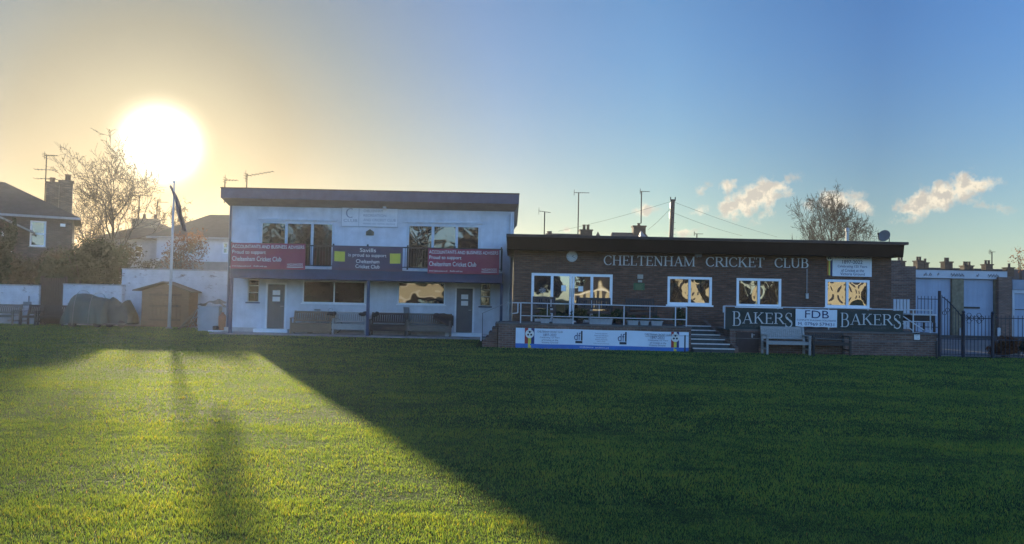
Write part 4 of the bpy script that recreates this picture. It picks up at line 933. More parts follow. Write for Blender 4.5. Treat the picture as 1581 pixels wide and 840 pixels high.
m_ = MB(); m_.box(xa_ + .15, X(205, 34.2), 33.62, 33.70, .14, .20); m_.build('drawbar', mat('dull steel', (.11, .11, .11), .6, .2, 5), t)
for xx in (xa_ + .4, xb_ - .3): m_ = MB(); m_.tube([(xx, 33.60, .17), (xx, 33.74, .17)], .17, 14); m_.build('wheel', dark_metal, t)
xc_, xd_ = X(166, 34.3), X(203, 34.3); h2 = Z(464, 34.3, 190)
for f_ in (.3, .68):
    xx = xa_ + (xb_ - xa_) * f_; hh_ = pf(f_); m_ = MB(); m_.tube([(xx + .03 * math.sin(k), 34.2 - .80 * math.cos(math.pi * k / 12), .10 + (hh_ + .06) * math.sin(math.pi * k / 12) ** .5) for k in range(0, 13)], .014, 5); m_.build('rope', mat('pale rope', (.22, .22, .20), .8, .2, 5), t)
t2 = drape(xc_, xd_, 34.5, 1.1, lambda u: h2 * (1.0 + .10 * math.sin(u * 9)) * (1 - .45 * max(0, u - .75) / .25), 'covered_mower', 'lower lumpy machine under dark tarpaulin between the big cover and the shed', 'covered machine', 9, mat('dark tarpaulin', (.045, .06, .052), .5, .25, 2, .01))
for xx in (xc_ + .3, xd_ - .25): m_ = MB(); m_.tube([(xx, 33.95, .16), (xx, 34.05, .16)], .16, 14); m_.build('wheel', dark_metal, t2)
# shed
YS = 34.6; s0, s1 = X(219, YS), X(292, YS); sL0 = X(209, YS); ze = Z(449, YS, 255); za = Z(436, YS, 255); sx = X(253, YS)
sh = thing('wooden_shed', ((sL0 + s1) / 2, YS, 0), 'brown timber shed with low gable roof behind the white flagpole', 'shed')
wood_shed = mat('shed boards', (.23, .115, .065), .75, .25, 3, .004, stretch=(1, 1, 7)); m_ = MB(); yb_ = YW + .28
m_.add([(s0, YS, .05), (s1, YS, .05), (s1, YS, ze), (sx, YS, za - .06), (s0, YS, ze), (sL0 + .1, yb_, .05), (s1, yb_, .05), (s1, yb_, ze), (sx, yb_, za - .06), (sL0 + .1, yb_, ze)], [(0,1,2,3,4), (0,4,9,5), (1,6,7,2), (5,9,8,7,6)])
for k in range(1, 14): z = .05 + (ze - .05) * k / 14; m_.box(s0 + .01, s0 + .32, YS - .012, YS - .001, z - .008, z + .008); m_.box(s1 - .32, s1 - .01, YS - .012, YS - .001, z - .008, z + .008)
m_.build('wall', wood_shed, sh)
m_ = MB(); ov = .16
for (x0_, z0_), (x1_, z1_) in (((sL0 - .08, ze - .03), (sx, za)), ((sx, za), (s1 + .18, ze - .07))):
    m_.add([(x0_, YS - ov, z0_), (x1_, YS - ov, z1_), (x1_, YS - ov, z1_ + .05), (x0_, YS - ov, z0_ + .05), (x0_, yb_, z0_), (x1_, yb_, z1_), (x1_, yb_, z1_ + .05), (x0_, yb_, z0_ + .05)], [(0,1,2,3),(4,7,6,5),(0,4,5,1),(3,2,6,7),(0,3,7,4),(1,5,6,2)])
m_.build('roof', mat('brown roofing felt', (.16, .11, .08), .9, .2, 4), sh)
m_ = MB(); dd0, dd1 = s0 + .34, s1 - .34
for k in range(8): m_.box(dd0 + (dd1 - dd0) * k / 8 + .012, dd0 + (dd1 - dd0) * (k + 1) / 8 - .012, YS - .035, YS - .003, .10, ze - .08)
dr = m_.build('door', wood_shed, sh)
m_ = MB()
for z in (.32, .95, 1.45): m_.box(dd0 + .02, dd1 - .02, YS - .055, YS - .036, z, z + .09)
m_.build('ledges', mat('darker shed boards', (.15, .07, .04), .75, .25, 3), dr); MB().box(dd1 - .2, dd1 - .12, YS - .08, YS - .056, .98, 1.03).build('handle', dark_metal, dr)
# flagpole with its limp flag
fy = 34.0; fb = P(261, 507, fy); ft = P(258, 283, fy); xm_ = fb.x
fp = thing('flagpole', (xm_, fy, 0), 'tall thin white flagpole standing on the grass before the shed', 'flagpole')
MB().tube([(xm_, fy, -.05), (xm_, fy, ft.z * .55), (xm_, fy, ft.z)], [.075, .055, .03], 12).build('pole', mat('flagpole paint', (.46, .48, .50), .5, .08, 3), fp, True)
MB().lathe([(.02, 0), (.055, .03), (.06, .07), (.03, .12)], (xm_, fy, ft.z), 10).build('finial', wpaint, fp); MB().lathe([(.14, 0), (.14, .05), (.085, .07)], (xm_, fy, 0), 14).build('base_plate', concrete, fp)
MB().tube([(xm_ + .07, fy - .04, ft.z - .05), (xm_ + .09, fy - .05, 1.2)], .006, 4).build('halyard', grey_metal, fp)
vs = []; n = 26; m6 = 9; top = P(262.5, 287, fy); bot = P(284, 352, fy)
for i in range(n + 1):
    u = i / n; c = top.lerp(bot, u) + Vector((.05 * math.sin(u * 6), 0, 0)); wd = .04 + .19 * min(1, u * 2.0) * (1 - .15 * u)
    for j in range(m6 + 1):
        v = j / m6; f_ = .11 * math.sin(v * 8.5 + u * 2.2) * min(1, u * 4 + .15)
        vs.append((c.x + (v - .35) * wd + .04 * math.sin(v * 11 + u * 5), fy + f_, c.z + .12 * (v - .5) * (1 - u) - (.16 * abs(math.sin(v * 5)) if u > .93 else 0)))
mb = MB(); mb.add(vs, [(i*(m6+1)+j, i*(m6+1)+j+1, (i+1)*(m6+1)+j+1, (i+1)*(m6+1)+j) for i in range(n) for j in range(m6)])
o = solid(mb, 'limp_flag', mat('flag cloth', (.085, .085, .115), .8, .3, 3), 'limp dark flag hanging down from the flagpole top', 'flag', smooth=True); md = o.modifiers.new('t', 'SOLIDIFY'); md.thickness = .012
# grey store box, bins
Yb = 32.6; h = rect(306.5, 473, 337.5, 510, Yb); bxx = thing('storage_box', ((h[0]+h[1])/2, Yb, 0), 'pale grey store box with a rumpled dark cover left of the clubhouse', 'box')
m_ = MB(); m_.box(h[0], h[1], Yb, Yb + .8, 0, h[3]); 
for k in range(1, 9): z = h[3] * k / 9; m_.box(h[0] + .04, h[1] - .02, Yb - .008, Yb - .001, z - .005, z + .005)
m_.box(h[0] - .012, h[0] + .04, Yb - .012, Yb - .001, 0, h[3]); m_.build('body', mat('grey store paint', (.34, .36, .38), .7, .12, 3), bxx)
vs = []; nx = 14
for i in range(nx + 1):
    for j in range(7):
        u, v = i / nx, j / 6; x = h[0] - .08 + (X(350, Yb) - h[0] + .05) * u; y = Yb - .06 + .95 * v
        vs.append((x, y, h[3] + .02 + .27 * math.sin(math.pi * min(1, u * 1.05)) ** .8 * (.55 + .45 * v) + .035 * math.sin(u * 17 + v * 6)))
m_ = MB(); m_.add(vs, [(i*7+j, (i+1)*7+j, (i+1)*7+j+1, i*7+j+1) for i in range(nx) for j in range(6)]); o = m_.build('cover', mat('grey brown cover', (.13, .12, .115), .6, .3, 3), bxx); md = o.modifiers.new('t', 'SOLIDIFY'); md.thickness = .02
a_, b_ = X(339.5, Yb), X(346, Yb); solid(MB().box(a_, b_, Yb + .3, Yb + .42, 0, Z(470, Yb, 343)).box(a_ - .01, b_ + .01, Yb + .28, Yb + .44, Z(470, Yb, 343), Z(470, Yb, 343) + .03), 'white_post', wpaint, 'short white post board between grey box and clubhouse', 'post')
a_ = X(345, Yb - .1); m_ = MB(); zt_ = Z(484, Yb, 345); m_.lathe([(.10, .05), (.16, .09), (.17, .5), (.165, zt_ - .12), (.09, zt_ - .03), (.06, zt_ - .02), (.06, zt_ + .05)], (a_, Yb - .12, 0), 16); gb = thing('gas_bottle', (a_, Yb - .12, 0), 'faded orange gas bottle between the grey box and the clubhouse', 'gas bottle'); m_.build('bottle', mat('faded orange paint', (.42, .15, .08), .5, .2, 6), gb, True)
MB().lathe([(.12, 0), (.12, .06)], (a_, Yb - .12, 0), 16).build('foot_ring', dark_metal, gb)
a_ = X(334, Yb - .3); m_ = MB(); m_.lathe([(.10, 0), (.12, .02), (.13, .22), (.10, .24)], (a_, Yb - .25, 0), 12); solid(m_, 'dark_tub', dark_metal, 'small dark tub on the ground before the grey store box', 'tub')
a_, b_ = X(330, Yb), X(351, Yb); solid(MB().box(a_, b_, Yb - .5, Yb - .28, .0, .06), 'pale_plank', wpaint, 'pale plank lying on the ground before the orange bottle', 'plank')
r_ = random.Random(3)
for i, lb in enumerate(('longest timber leaning between the shed and the grey store box', 'short crossing timber among the leaning poles beside the shed', 'low timber lying nearest the grass beside the shed')):
    p0 = Vector((X((279, 284, 283)[i], 33.6), 33.6 - .2 * i, (.05, .12, .05)[i])); p1 = Vector((X((305, 299, 303)[i], 33.9), 34.0, (.95, .62, .35)[i]))
    solid(MB().bar(p0, p1, (.05, .06, .07)[i]), 'timber_pole', oak_brown, lb, 'timber', 'timbers leaning by the shed')
m_ = MB(); x0_ = X(301.5, 33.9)
fr = thing('folding_chair', (x0_, 33.9, 0), 'thin metal folding frame beside the left side of the grey box', 'chair')
m_.tube([(x0_ - .3, 33.8, 0), (x0_ + .12, 33.9, .9)], .014, 5); m_.tube([(x0_ + .15, 33.8, 0), (x0_ - .2, 33.9, .5), (x0_ + .1, 33.9, .55)], .014, 5); m_.tube([(x0_ - .3, 34.2, 0), (x0_ + .12, 34.2, .9), (x0_ + .12, 33.9, .9)], .014, 5); m_.tube([(x0_ + .15, 34.2, 0), (x0_ - .2, 34.2, .5)], .014, 5); m_.build('frame', grey_metal, fr)
MB().box(x0_ - .22, x0_ + .12, 33.9, 34.2, .50, .53).build('seat', mat('faded canvas', (.2, .2, .21), .8, .2, 4), fr)

# ------------------------------------------------------------------ houses behind on the left
tile = mat('dark roof tiles', (.045, .042, .042), .85, .25, 3, .01); tile2 = mat('brown roof tiles', (.10, .075, .062), .85, .25, 3, .01)
housebrick = brick('dull house brick', (.095, .065, .052), (.125, .085, .065), (.12, .11, .10))
def chimney(parent, x0, x1, y0, y1, z0, z1, pots, m, pot_m=None, cap=.12, ph=.45, pr_=.12):
    m_ = MB(); m_.box(x0, x1, y0, y1, z0, z1 - cap); m_.box(x0 - .07, x1 + .07, y0 - .07, y1 + .07, z1 - cap + .002, z1); c = m_.build('chimney', m, parent)
    for f_ in pots: m_ = MB(); m_.lathe([(pr_ * 1.05, 0), (pr_ * .9, .06), (pr_ * .8, ph - .08), (pr_, ph - .06), (pr_, ph)], (x0 + (x1 - x0) * f_, (y0 + y1) / 2, z1 - .005), 10); m_.build('chimney_pot', pot_m or mat('clay pot', (.13, .075, .05), .8, .2, 5), c)
    return c
def hip(parent, x0, x1, y0, y1, ze, zr, ov=.4, in0=None, in1=None, m=tile, name='roof'):
    """hipped roof; in0/in1 = how far the ridge ends stand in from each side (0 = gable)"""
    ym = (y0 + y1) / 2; a, b_, c_, d_ = x0 - ov, x1 + ov, y0 - ov, y1 + ov; in0 = (y1 - y0) / 2 if in0 is None else in0; in1 = (y1 - y0) / 2 if in1 is None else in1
    mb = MB(); mb.add([(a, c_, ze), (b_, c_, ze), (b_, d_, ze), (a, d_, ze), (a + in0, ym, zr), (b_ - in1, ym, zr)], [(0, 1, 5, 4), (1, 2, 5), (2, 3, 4, 5), (3, 0, 4), (0, 3, 2, 1)])
    return mb.build(name, m, parent)
# A: the big brick house at the left edge
YH = 48.0; HA = R(29); crn = P(110, 400, YH)          # its front is turned, so the right side wall is not seen
def hl(px, py, off=0.0):             # pixel -> (distance along the turned front, height)
    d = ray(px, py); n = Vector((math.sin(HA), -math.cos(HA), 0)); c = Vector((crn.x, crn.y, HC)) + n * off; k = (c - Vector((0, 0, HC))).dot(n) / d.dot(n); q = Vector((0, 0, HC)) + d * k
    return (q - c).dot(Vector((math.cos(HA), math.sin(HA), 0))), q.z
def hr_(a, b_, c_, d_): return hl(a, (b_ + d_) / 2)[0], hl(c_, (b_ + d_) / 2)[0], hl((a + c_) / 2, d_)[1], hl((a + c_) / 2, b_)[1]
ha = thing('brick_house', (0, 0, 0), 'large brick house with twin chimney stacks and a pale air vent', 'house')
zeA = hl(60, 333.5)[1]; LA = -13.0
holes = [hr_(46, 341, 71, 381), hr_(2, 358, 19, 394), hr_(-62, 336, -37, 374)]
mb = MB(); wall_faces(mb, LA, 0, 0, zeA, 0, 7, holes); mb.build('wall', housebrick, ha)
for h in holes: window(ha, *h, 0, (), fm=wpaint, gm_=g_old, fw=.10, rev=.08, bars=(.5,), sill=concrete)
hip(ha, LA, 0, 0, 7, zeA, 8.5, .42, 4, 4.4)
MB().box(LA - .4, .42, -.47, -.425, zeA - .14, zeA).build('gutter', mat('grey gutter', (.30, .31, .32), .5, .1, 5), ha)
chimney(ha, -1.62, -.90, 2.2, 3.0, zeA + .1, 8.62, (.45,), housebrick, ph=.32, pr_=.17)
chimney(ha, -.88, -.12, 2.202, 3.0, zeA + .1, 8.78, (.6,), housebrick, ph=.45, pr_=.2)
h = hr_(93, 345.5, 101, 350); MB().box(h[0], h[1], -.04, -.003, h[2], h[3]).build('air_vent', wpaint, ha)
(ax_, az_), (bx_, bz_) = hl(-60, 305, 1.6), hl(52, 357, 1.6)     # lean-to roof of the porch
m_ = MB(); m_.add([(bx_, -1.6, bz_ - .12), (bx_, -1.6, bz_), (ax_, -1.6, az_), (ax_, -1.6, az_ - .12), (bx_, -.01, bz_ - .12), (bx_, -.01, bz_), (ax_, -.01, az_), (ax_, -.01, az_ - .12)], [(0,1,2,3),(4,7,6,5),(1,5,6,2),(0,3,7,4),(0,4,5,1),(2,6,7,3)])
m_.build('porch_roof', tile2, ha)
m_ = MB(); m_.tube([(bx_, -1.63, bz_ - .08), (ax_, -1.63, az_ - .08)], .08, 4); m_.build('verge_board', mat('stone verge', (.26, .25, .23), .8, .2, 4), ha)
ha.location = (crn.x, crn.y, 0); ha.rotation_euler = (0, 0, HA)
# ivy and shrubs before it
bush('climbing_shrub', (X(20, 44), 44, 2.2), 3.6, 1.0, 1.55, 'brownish climbing shrub spreading over the brick house wall at far left', leaf_ivy, 21, 7000, .11)
bush('climbing_shrub', (X(88, 44), 44.5, 2.4), 2.0, .9, 1.7, 'brownish climbing shrub on the brick house corner under the twin chimneys', leaf_ivy, 22, 6000, .11)
bush('conifer', (X(2, 40), 40, 3.2), .55, .55, 2.6, 'thin dark conifer at the left picture edge before the brick house', leaf_dark, 23, 3000, .09)
bush('evergreen_bush', (X(141, 36.9), 36.9, 2.65), 1.95, 1.5, 1.55, 'big dark rounded evergreen bush hanging over the low white wall', leaf_dark, 24, 24000, .06, lumps=18)
bush('evergreen_bush', (X(80, 37.6), 37.6, 2.0), .85, .7, 1.45, 'dark upright evergreen bush above the brown boarded gate', leaf_dark, 25, 6000, .085)
bush('evergreen_bush', (X(178, 44), 44, 3.3), 1.6, 1.2, 1.2, 'brownish bush behind the dark evergreen, below the pale house window', leaf_ivy, 26, 2600, .08)
bush('rust_shrub', (X(281, 46), 46, 3.7), 1.75, .9, 1.75, 'rust coloured shrub above the tall white wall behind the flagpole', leaf_rust, 27, 2300, .075, lumps=14)
bush('evergreen_bush', (X(226, 45), 45, 3.0), 1.0, .7, .55, 'low tawny bush above the white wall left of the flagpole', leaf_ivy, 30, 700, .07)
# B: pale house in the middle
YP = 62; p0, p1 = X(150, YP, 380), X(262, YP, 380); zeB = Z(369, YP, 205)
hb_ = thing('pale_house', ((p0 + p1) / 2, YP, 0), 'pale rendered house with brown roof and squat chimney behind the dark bush', 'house')
render = mat('cream render', (.42, .41, .40), .85, .12, 2); wh = [rect(207, 379, 219, 398, YP), rect(168, 380, 180, 399, YP)]
mb = MB(); wall_faces(mb, p0, p1, 0, zeB, YP, 8, wh); mb.build('wall', render, hb_)
for h in wh: window(hb_, *h, YP, (), fm=wpaint, gm_=g_old, fw=.09, rev=.08, bars=(.5,), sill=wpaint)
hip(hb_, p0, p1, YP, YP + 8, zeB, Z(343, YP + 4, 205), .4, 3.2, 3.2, tile2)
yc = YP + 2.5; chimney(hb_, X(203, yc, 350), X(240, yc, 350), yc, yc + .9, zeB, Z(337.5, yc, 222), (.42, .88), brick('pale brick', (.26, .2, .15), (.3, .24, .18), (.3, .28, .25)), ph=.42, pr_=.15)
# C: house behind the rust shrub
YQ = 56; q0, q1 = X(236, YQ, 370), X(405, YQ, 370); zeC = Z(366.5, YQ, 300)
hc = thing('white_house', ((q0 + q1) / 2, YQ, 0), 'white house with dark roof half hidden by the clubhouse left end', 'house')
wh = [rect(343.5, 374, 352, 392, YQ), rect(290, 376, 300, 393, YQ)]
mb = MB(); wall_faces(mb, q0 + .3, q1, Z(404, YQ, 320), zeC, YQ, 7, wh); mb.build('wall', mat('pale blue white render', (.50, .52, .56), .8, .1, 2), hc)
MB().box(q0 + .3, q1, YQ + .003, YQ + 7, 0, Z(404, YQ, 320) - .002).build('base_wall', mat('grey brown render', (.22, .2, .19), .85, .2, 2), hc)
for h in wh: window(hc, *h, YQ, (), fm=wpaint, gm_=g_old, fw=.08, rev=.08, bars=(.5,))
hip(hc, q0, q1, YQ, YQ + 7, zeC, Z(331.5, YQ + 3.5, 325), .35, X(324, YQ + 3.5, 340) - q0 + .35, 3, tile)
MB().box(q0 - .3, q1 + .35, YQ - .40, YQ - .36, zeC - .12, zeC).build('gutter', mat('grey gutter', (.30, .31, .32), .5, .1, 5), hc)
tree('birch_tree', (X(176, 58, 440), 58, 0), 12.7, 'tall thinly leaved birch rising between the houses left of the sun', bark_dark, .50, 5, .19, 4, leaf_brown, 1700, .06, -.1, .30, (12, 6, 5, 4), .42, 6.2, rmin=.013)
tree('young_tree', (X(132, 60, 440), 60, 0), 9.6, 'smaller thinly leaved tree beside the brick house corner', bark_dark, .5, 8, .13, 4, leaf_brown, 1300, .06, -.1, .3, (9, 5, 5, 4), .45, 3.6, rmin=.015)
tree('young_tree', (X(252, 66, 440), 66, 0), 9.4, 'fine twigged tree behind the pale house right of its chimney', bark_dark, .5, 9, .11, 4, leaf_brown, 1500, .08, 0, .4, (8, 5, 4, 3), .5, 3.4, rmin=.014)
for px, yt, yb, Y, lb, bm, e in ((72, 240, 312, 50.2, 'tall many barred aerial beside the twin chimney stacks', (-3, 17), 8), (215.5, 302, 339, 64, 'tall aerial on the squat chimney of the pale house', (-14, 20), 7), (243, 312, 352, 66, 'plain short armed aerial right of the pale house chimney', (0, 16), 4)): aerial(px, yt, yb, Y, lb, bm, e)
t = [o for o in bpy.data.objects if o.get('label', '').startswith('tall many barred')][0]; m_ = MB(); c = P(72, 265, 50.2)
for q in (0, 14): zq = P(72, 262 + q, 50.2).z; m_.tube([(c.x - .8 + q * .02, 50.2, zq), (c.x + .75, 50.2, zq - .03)], .02, 4); [m_.tube([(c.x - .7 + k * .24, 49.9, zq), (c.x - .7 + k * .24, 50.5, zq)], .014, 3) for k in range(6)]
m_.build('antenna', dark_metal, t)

# ------------------------------------------------------------------ behind the pavilion
YR1 = 62; darkstack = brick('dark stack brick', (.045, .035, .03), (.06, .045, .038), (.05, .045, .04))  # dark brick for the chimney stacks behind
def back_house(name, label, px0, px1, yridge, Y, in0, in1, chim=(), m=tile, depth=7, zf=.62):
    a_, b_ = X(px0, Y, 365), X(px1, Y, 365); zr = Z(yridge, Y + depth / 2, (px0 + px1) / 2); t = thing(name, ((a_ + b_) / 2, Y, 0), label, 'house'); ze = zr * zf
    mb = MB(); mb.box(a_, b_, Y, Y + depth, 0, ze); mb.build('wall', housebrick, t); hip(t, a_, b_, Y, Y + depth, ze, zr, .35, in0, in1, m)
    for c0, c1, cy, pots, ph in chim: yc = Y + depth * .45; chimney(t, X(c0, yc, 355), X(c1, yc, 355), yc, yc + .9, ze, Z(cy, yc, c0), pots, darkstack, mat('dark pot', (.05, .035, .03), .8, .2, 5), ph=ph, pr_=.15)
    return t
back_house('terraced_house', 'dark roofed house showing a two pot chimney behind the pavilion clock', 846, 918, 361, YR1, .3, .3, ((896, 914.5, 354, (.35, .68), .45),))
back_house('terraced_house', 'dark pointed roof top just right of the two pot chimney', 917, 942, 357.5, YR1 - 2, 1.0, 1.0, (), depth=6)
back_house('terraced_house', 'dark long roof with a broad single chimney left of the telegraph pole', 941, 1027, 359.5, YR1 + 1, 1.0, 1.4, ((978, 997, 348, (.5,), .25),))
g = back_house('terraced_house', 'pale slate gable roof between the broad chimney and telegraph pole', 996, 1026, 357.2, YR1 - 5, .5, 1.6, (), mat('pale slate', (.2, .2, .21), .7, .2, 3), 6)
x = X(848.5, 40, 358); 
for px, yt, yb, Y, lb, bm, e, tl in ((841, 327, 364, 55, 'left aerial of the three above the pavilion roof, with splayed reflector', (-9, 9), 7, 1), (893.5, 297.5, 362, 62, 'tallest thin aerial mast behind the pavilion, above the two pot chimney', (-7, 16), 8, 0), (990.5, 295.5, 345, 66, 'aerial mast standing on the broad single chimney', (-2, 12), 6, 0), (1076, 361, 372, 80, 'tiny aerial over the roof line right of the telegraph pole', (-4, 9), 5, 0)):
    aerial(px, yt, yb, Y, lb, bm, e, tl)
c = P(848.5, 357, 56); t = thing('roof_vent', (c.x, 56, 0), 'small dark vent stack behind the left end of pavilion roof', 'vent'); MB().box(c.x - .17, c.x + .17, 56, 56.4, 0, Z(358.5, 56, 848)).build('stack', housebrick, t); MB().lathe([(.2, 0), (.2, .06)], (c.x, 56.2, Z(358, 56, 848)), 8).build('cap', dark_metal, t)
# telegraph pole and wires
YTP = 52; b0 = P(1036, 372, YTP); tp_ = P(1039, 308, YTP); tp = thing('telegraph_pole', (b0.x, YTP, 0), 'dark wooden telegraph pole leaning slightly behind the pavilion roof', 'pole')
dx = (tp_.x - b0.x) / (tp_.z - b0.z); pb = Vector((b0.x - dx * b0.z, YTP, 0)); MB().tube([pb, tp_], [.20, .14], 10).build('pole', oak_dark, tp, True)
m_ = MB(); zq = tp_.z
for s in (-1, 1): m_.tube([(tp_.x + s * .16, YTP, zq - .1), (tp_.x + s * .16, YTP, zq + .17)], .035, 6); m_.tube([(tp_.x, YTP, zq - .12), (tp_.x + s * .17, YTP, zq - .1)], .025, 5)
m_.build('insulators', dark_metal, tp); m_ = MB(); m_.box(tp_.x - .24, tp_.x - .02, YTP - .2, YTP, zq - 1.3, zq - .9); m_.box(tp_.x - .2, tp_.x - .03, YTP - .18, YTP, zq - .62, zq - .25)
for k in range(6): m_.tube([(tp_.x - .22 + .01 * k, YTP - .02, zq - 1.6 - k * .4), (tp_.x + .2, YTP - .02, zq - 1.6 - k * .4)], .014, 4)
m_.build('junction_box', dark_metal, tp)
for k, (px, py, Y, lb) in enumerate(((862, 357, 62, 'long overhead wire running left from the telegraph pole past the broad chimney'), (1000, 355, 62, 'steep overhead wire dropping left from the telegraph pole'), (1200, 366, 70, 'upper overhead wire sagging right from the telegraph pole'), (1146, 364, 66, 'lower overhead wire sagging right from the telegraph pole'))):
    a_ = Vector((tp_.x, YTP, zq - (.1, .4, .15, .9)[k])); e = P(px, py, Y); solid(MB().tube([a_.lerp(e, j / 14) + Vector((0, 0, -.12 * math.sin(math.pi * j / 14))) for j in range(15)], .009, 4), 'overhead_wire', mat('grey wire', (.02, .02, .02), .95, .2, 5, spec=0), lb, 'wire', 'wires of the telegraph pole')
tree('bare_tree', (X(1284, 100, 440), 100, 0), 16.4, 'large bare rounded tree behind the right end of the black roof', bark_black, .52, 31, .34, 5, None, 0, .1, .4, .42, (13, 6, 5, 4, 3), .36, 8.6, rmin=.02)
for px, sd, hh, lb in ((1246, 33, 11.2, 'low bare tree at the left foot of the large bare tree'), (1330, 35, 10.6, 'low bare tree at the right foot of the large bare tree')):
    tree('bare_tree', (X(px, 92, 440), 92, 0), hh, lb, bark_black, .6, sd, .14, 4, None, 0, .1, 0, .4, (9, 6, 5, 4), .4, 4.0, rmin=.018)

# ------------------------------------------------------------------ garages and yard, right
gb0, gb1 = X(1400, YG, 420), X(1553, YG, 420); YA = YG
gr = thing('garage_block', ((gb0 + gb1) / 2, YG, 0), 'low garage block with two tall pale doors under a white fascia', 'garage')
zg0 = Z(522, YG, 1490); zf1, zf0 = Z(417.5, YG, 1476), Z(430, YG, 1476)
gwhite = mat('blue white door paint', (.28, .34, .43), .7, .08, 1.4, streak=.2); stone = mat('lichened stone pier', (.17, .15, .10), .9, .3, 5, .01)
MB().box(gb0, gb1, YG + .25, YG + 7, 0, zf0 - .01).build('wall', brickold, gr)
m_ = MB(); m_.box(gb0 - .03, gb1, YG - .12, YG + 7, zf0, zf1); m_.build('fascia', mat('white fascia board', (.42, .45, .49), .7, .1, 2), gr)
MB().box(gb0 - .06, gb1 + .03, YG - .16, YG + 7.1, zf1 + .002, zf1 + .05).build('roof', roof_felt, gr)
for a0, a1 in ((1413, 1469), (1488, 1535)):
    a_, b_ = X(a0, YG, 480), X(a1, YG, 480); m_ = MB(); m_.box(a_, b_, YG + .1, YG + .16, .02, zf0 - .012)
    dr = m_.build('door', gwhite, gr); m_ = MB()
    for k in range(1, 6): xx = a_ + (b_ - a_) * k / 6; m_.box(xx - .006, xx + .006, YG + .094, YG + .0995, .05, zf0 - .05)
    m_.build('board_seams', mat('door seam', (.28, .33, .40), .8, .1, 4), dr)
    if a0 > 1480: z = Z(475, YG, 1500); MB().box(a_ + .03, a_ + (b_ - a_) * .55, YG + .05, YG + .093, z - .05, z + .05).build('lock_bar', dark_metal, dr)
for a0, a1, m in ((1469.5, 1487.5, stone), (1535.5, 1541.5, stone)): MB().box(X(a0, YG), X(a1, YG), YG - .04, YG + .249, 0, zf0 - .013).build('pier', m, gr)
m_ = MB()
for px, w_ in ((1424, 5), (1432, 3), (1445, 2), (1466, 10), (1478, 8), (1505, 3), (1523, 17)):
    for k in range(int(w_ * .7) + 1): x = X(px + k * 1.4, YG, 424); zz = zf0 + .12 + .05 * math.sin(px + k * 2.0); m_.tube([(x, YG - .123, zz), (x + .035, YG - .123, zz + .12), (x + .06, YG - .123, zz + .03)], .013, 3)
m_.build('scrawl', ink, gr)
c0, c1 = X(1541.8, YG - .3, 480), X(1562, YG - .3, 480); MB().box(c0, c1, YG - .3, YG + 5, 0, Z(428, YG - .3, 1551)).build('brick_pier', brickold, gr)
g2a, g2b = X(1562.3, YG, 440), X(1690, YG, 440); g2 = thing('garage', ((g2a + g2b) / 2, YG, 0), 'separate garage with grey fascia cut off by the right picture edge', 'garage')
zt2 = Z(432, YG, 1572); MB().box(g2a, g2b, YG + .2, YG + 7, 0, zt2 - .01).build('wall', brickold, g2); MB().box(g2a, g2b, YG - .05, YG + 7.05, zt2 - .55, zt2).build('fascia', mat('grey blue fascia', (.22, .26, .32), .7, .12, 2), g2)
a_ = X(1563, YG); m_ = MB(); m_.box(a_, a_ + .12, YG, YG + .19, 0, zt2 - .56); m_.box(a_ + .121, g2b, YG, YG + .19, zt2 - .75, zt2 - .56); m_.build('door_frame', mat('white fascia board', (.56, .58, .62)), g2)
m_ = MB(); m_.box(a_ + .13, g2b - .2, YG + .08, YG + .14, .02, zt2 - .76); d = m_.build('door', gwhite, g2); z = Z(478, YG, 1575); MB().box(a_ + .2, g2b - .3, YG + .05, YG + .079, z - .02, z + .02).build('rail', dark_metal, d)
# brick walls beside the pavilion
w1a, w1b = X(1376.5, 33, 440), X(1414, 33, 440); solid(MB().box(X(1370, 33), w1b, 33, 33.3, 0, Z(411, 33, 1404)).box(X(1370, 33), X(1392, 33, 405), 33.02, 33.28, Z(411, 33, 1404), Z(402, 33, 1385)), 'yard_wall', brickold, 'stepped brown brick wall between the pavilion and the garages', 'wall')
pg = thing('picket_gate', (X(1391, 30), 30, ZT2), 'small white boarded gate beside the pavilion right corner', 'gate'); a_, b_ = X(1379, 30), X(1405, 30); zt_ = Z(462, 30, 1391)
m_ = MB()
for k in range(5): m_.box(a_ + (b_ - a_) * k / 5 + .015, a_ + (b_ - a_) * (k + 1) / 5 - .015, 30, 30.03, ZT2, zt_)
m_.build('boards', mat('gate white', (.50, .53, .57), .7, .1, 4), pg); MB().box(a_, b_, 30.031, 30.07, ZT2 + .3, ZT2 + .4).build('ledge', wpaint, pg)
MB().box(a_ - .3, b_ + .6, 29.3, 33, 0, ZT2 - .002).build('step_block', brickold, pg) if False else None
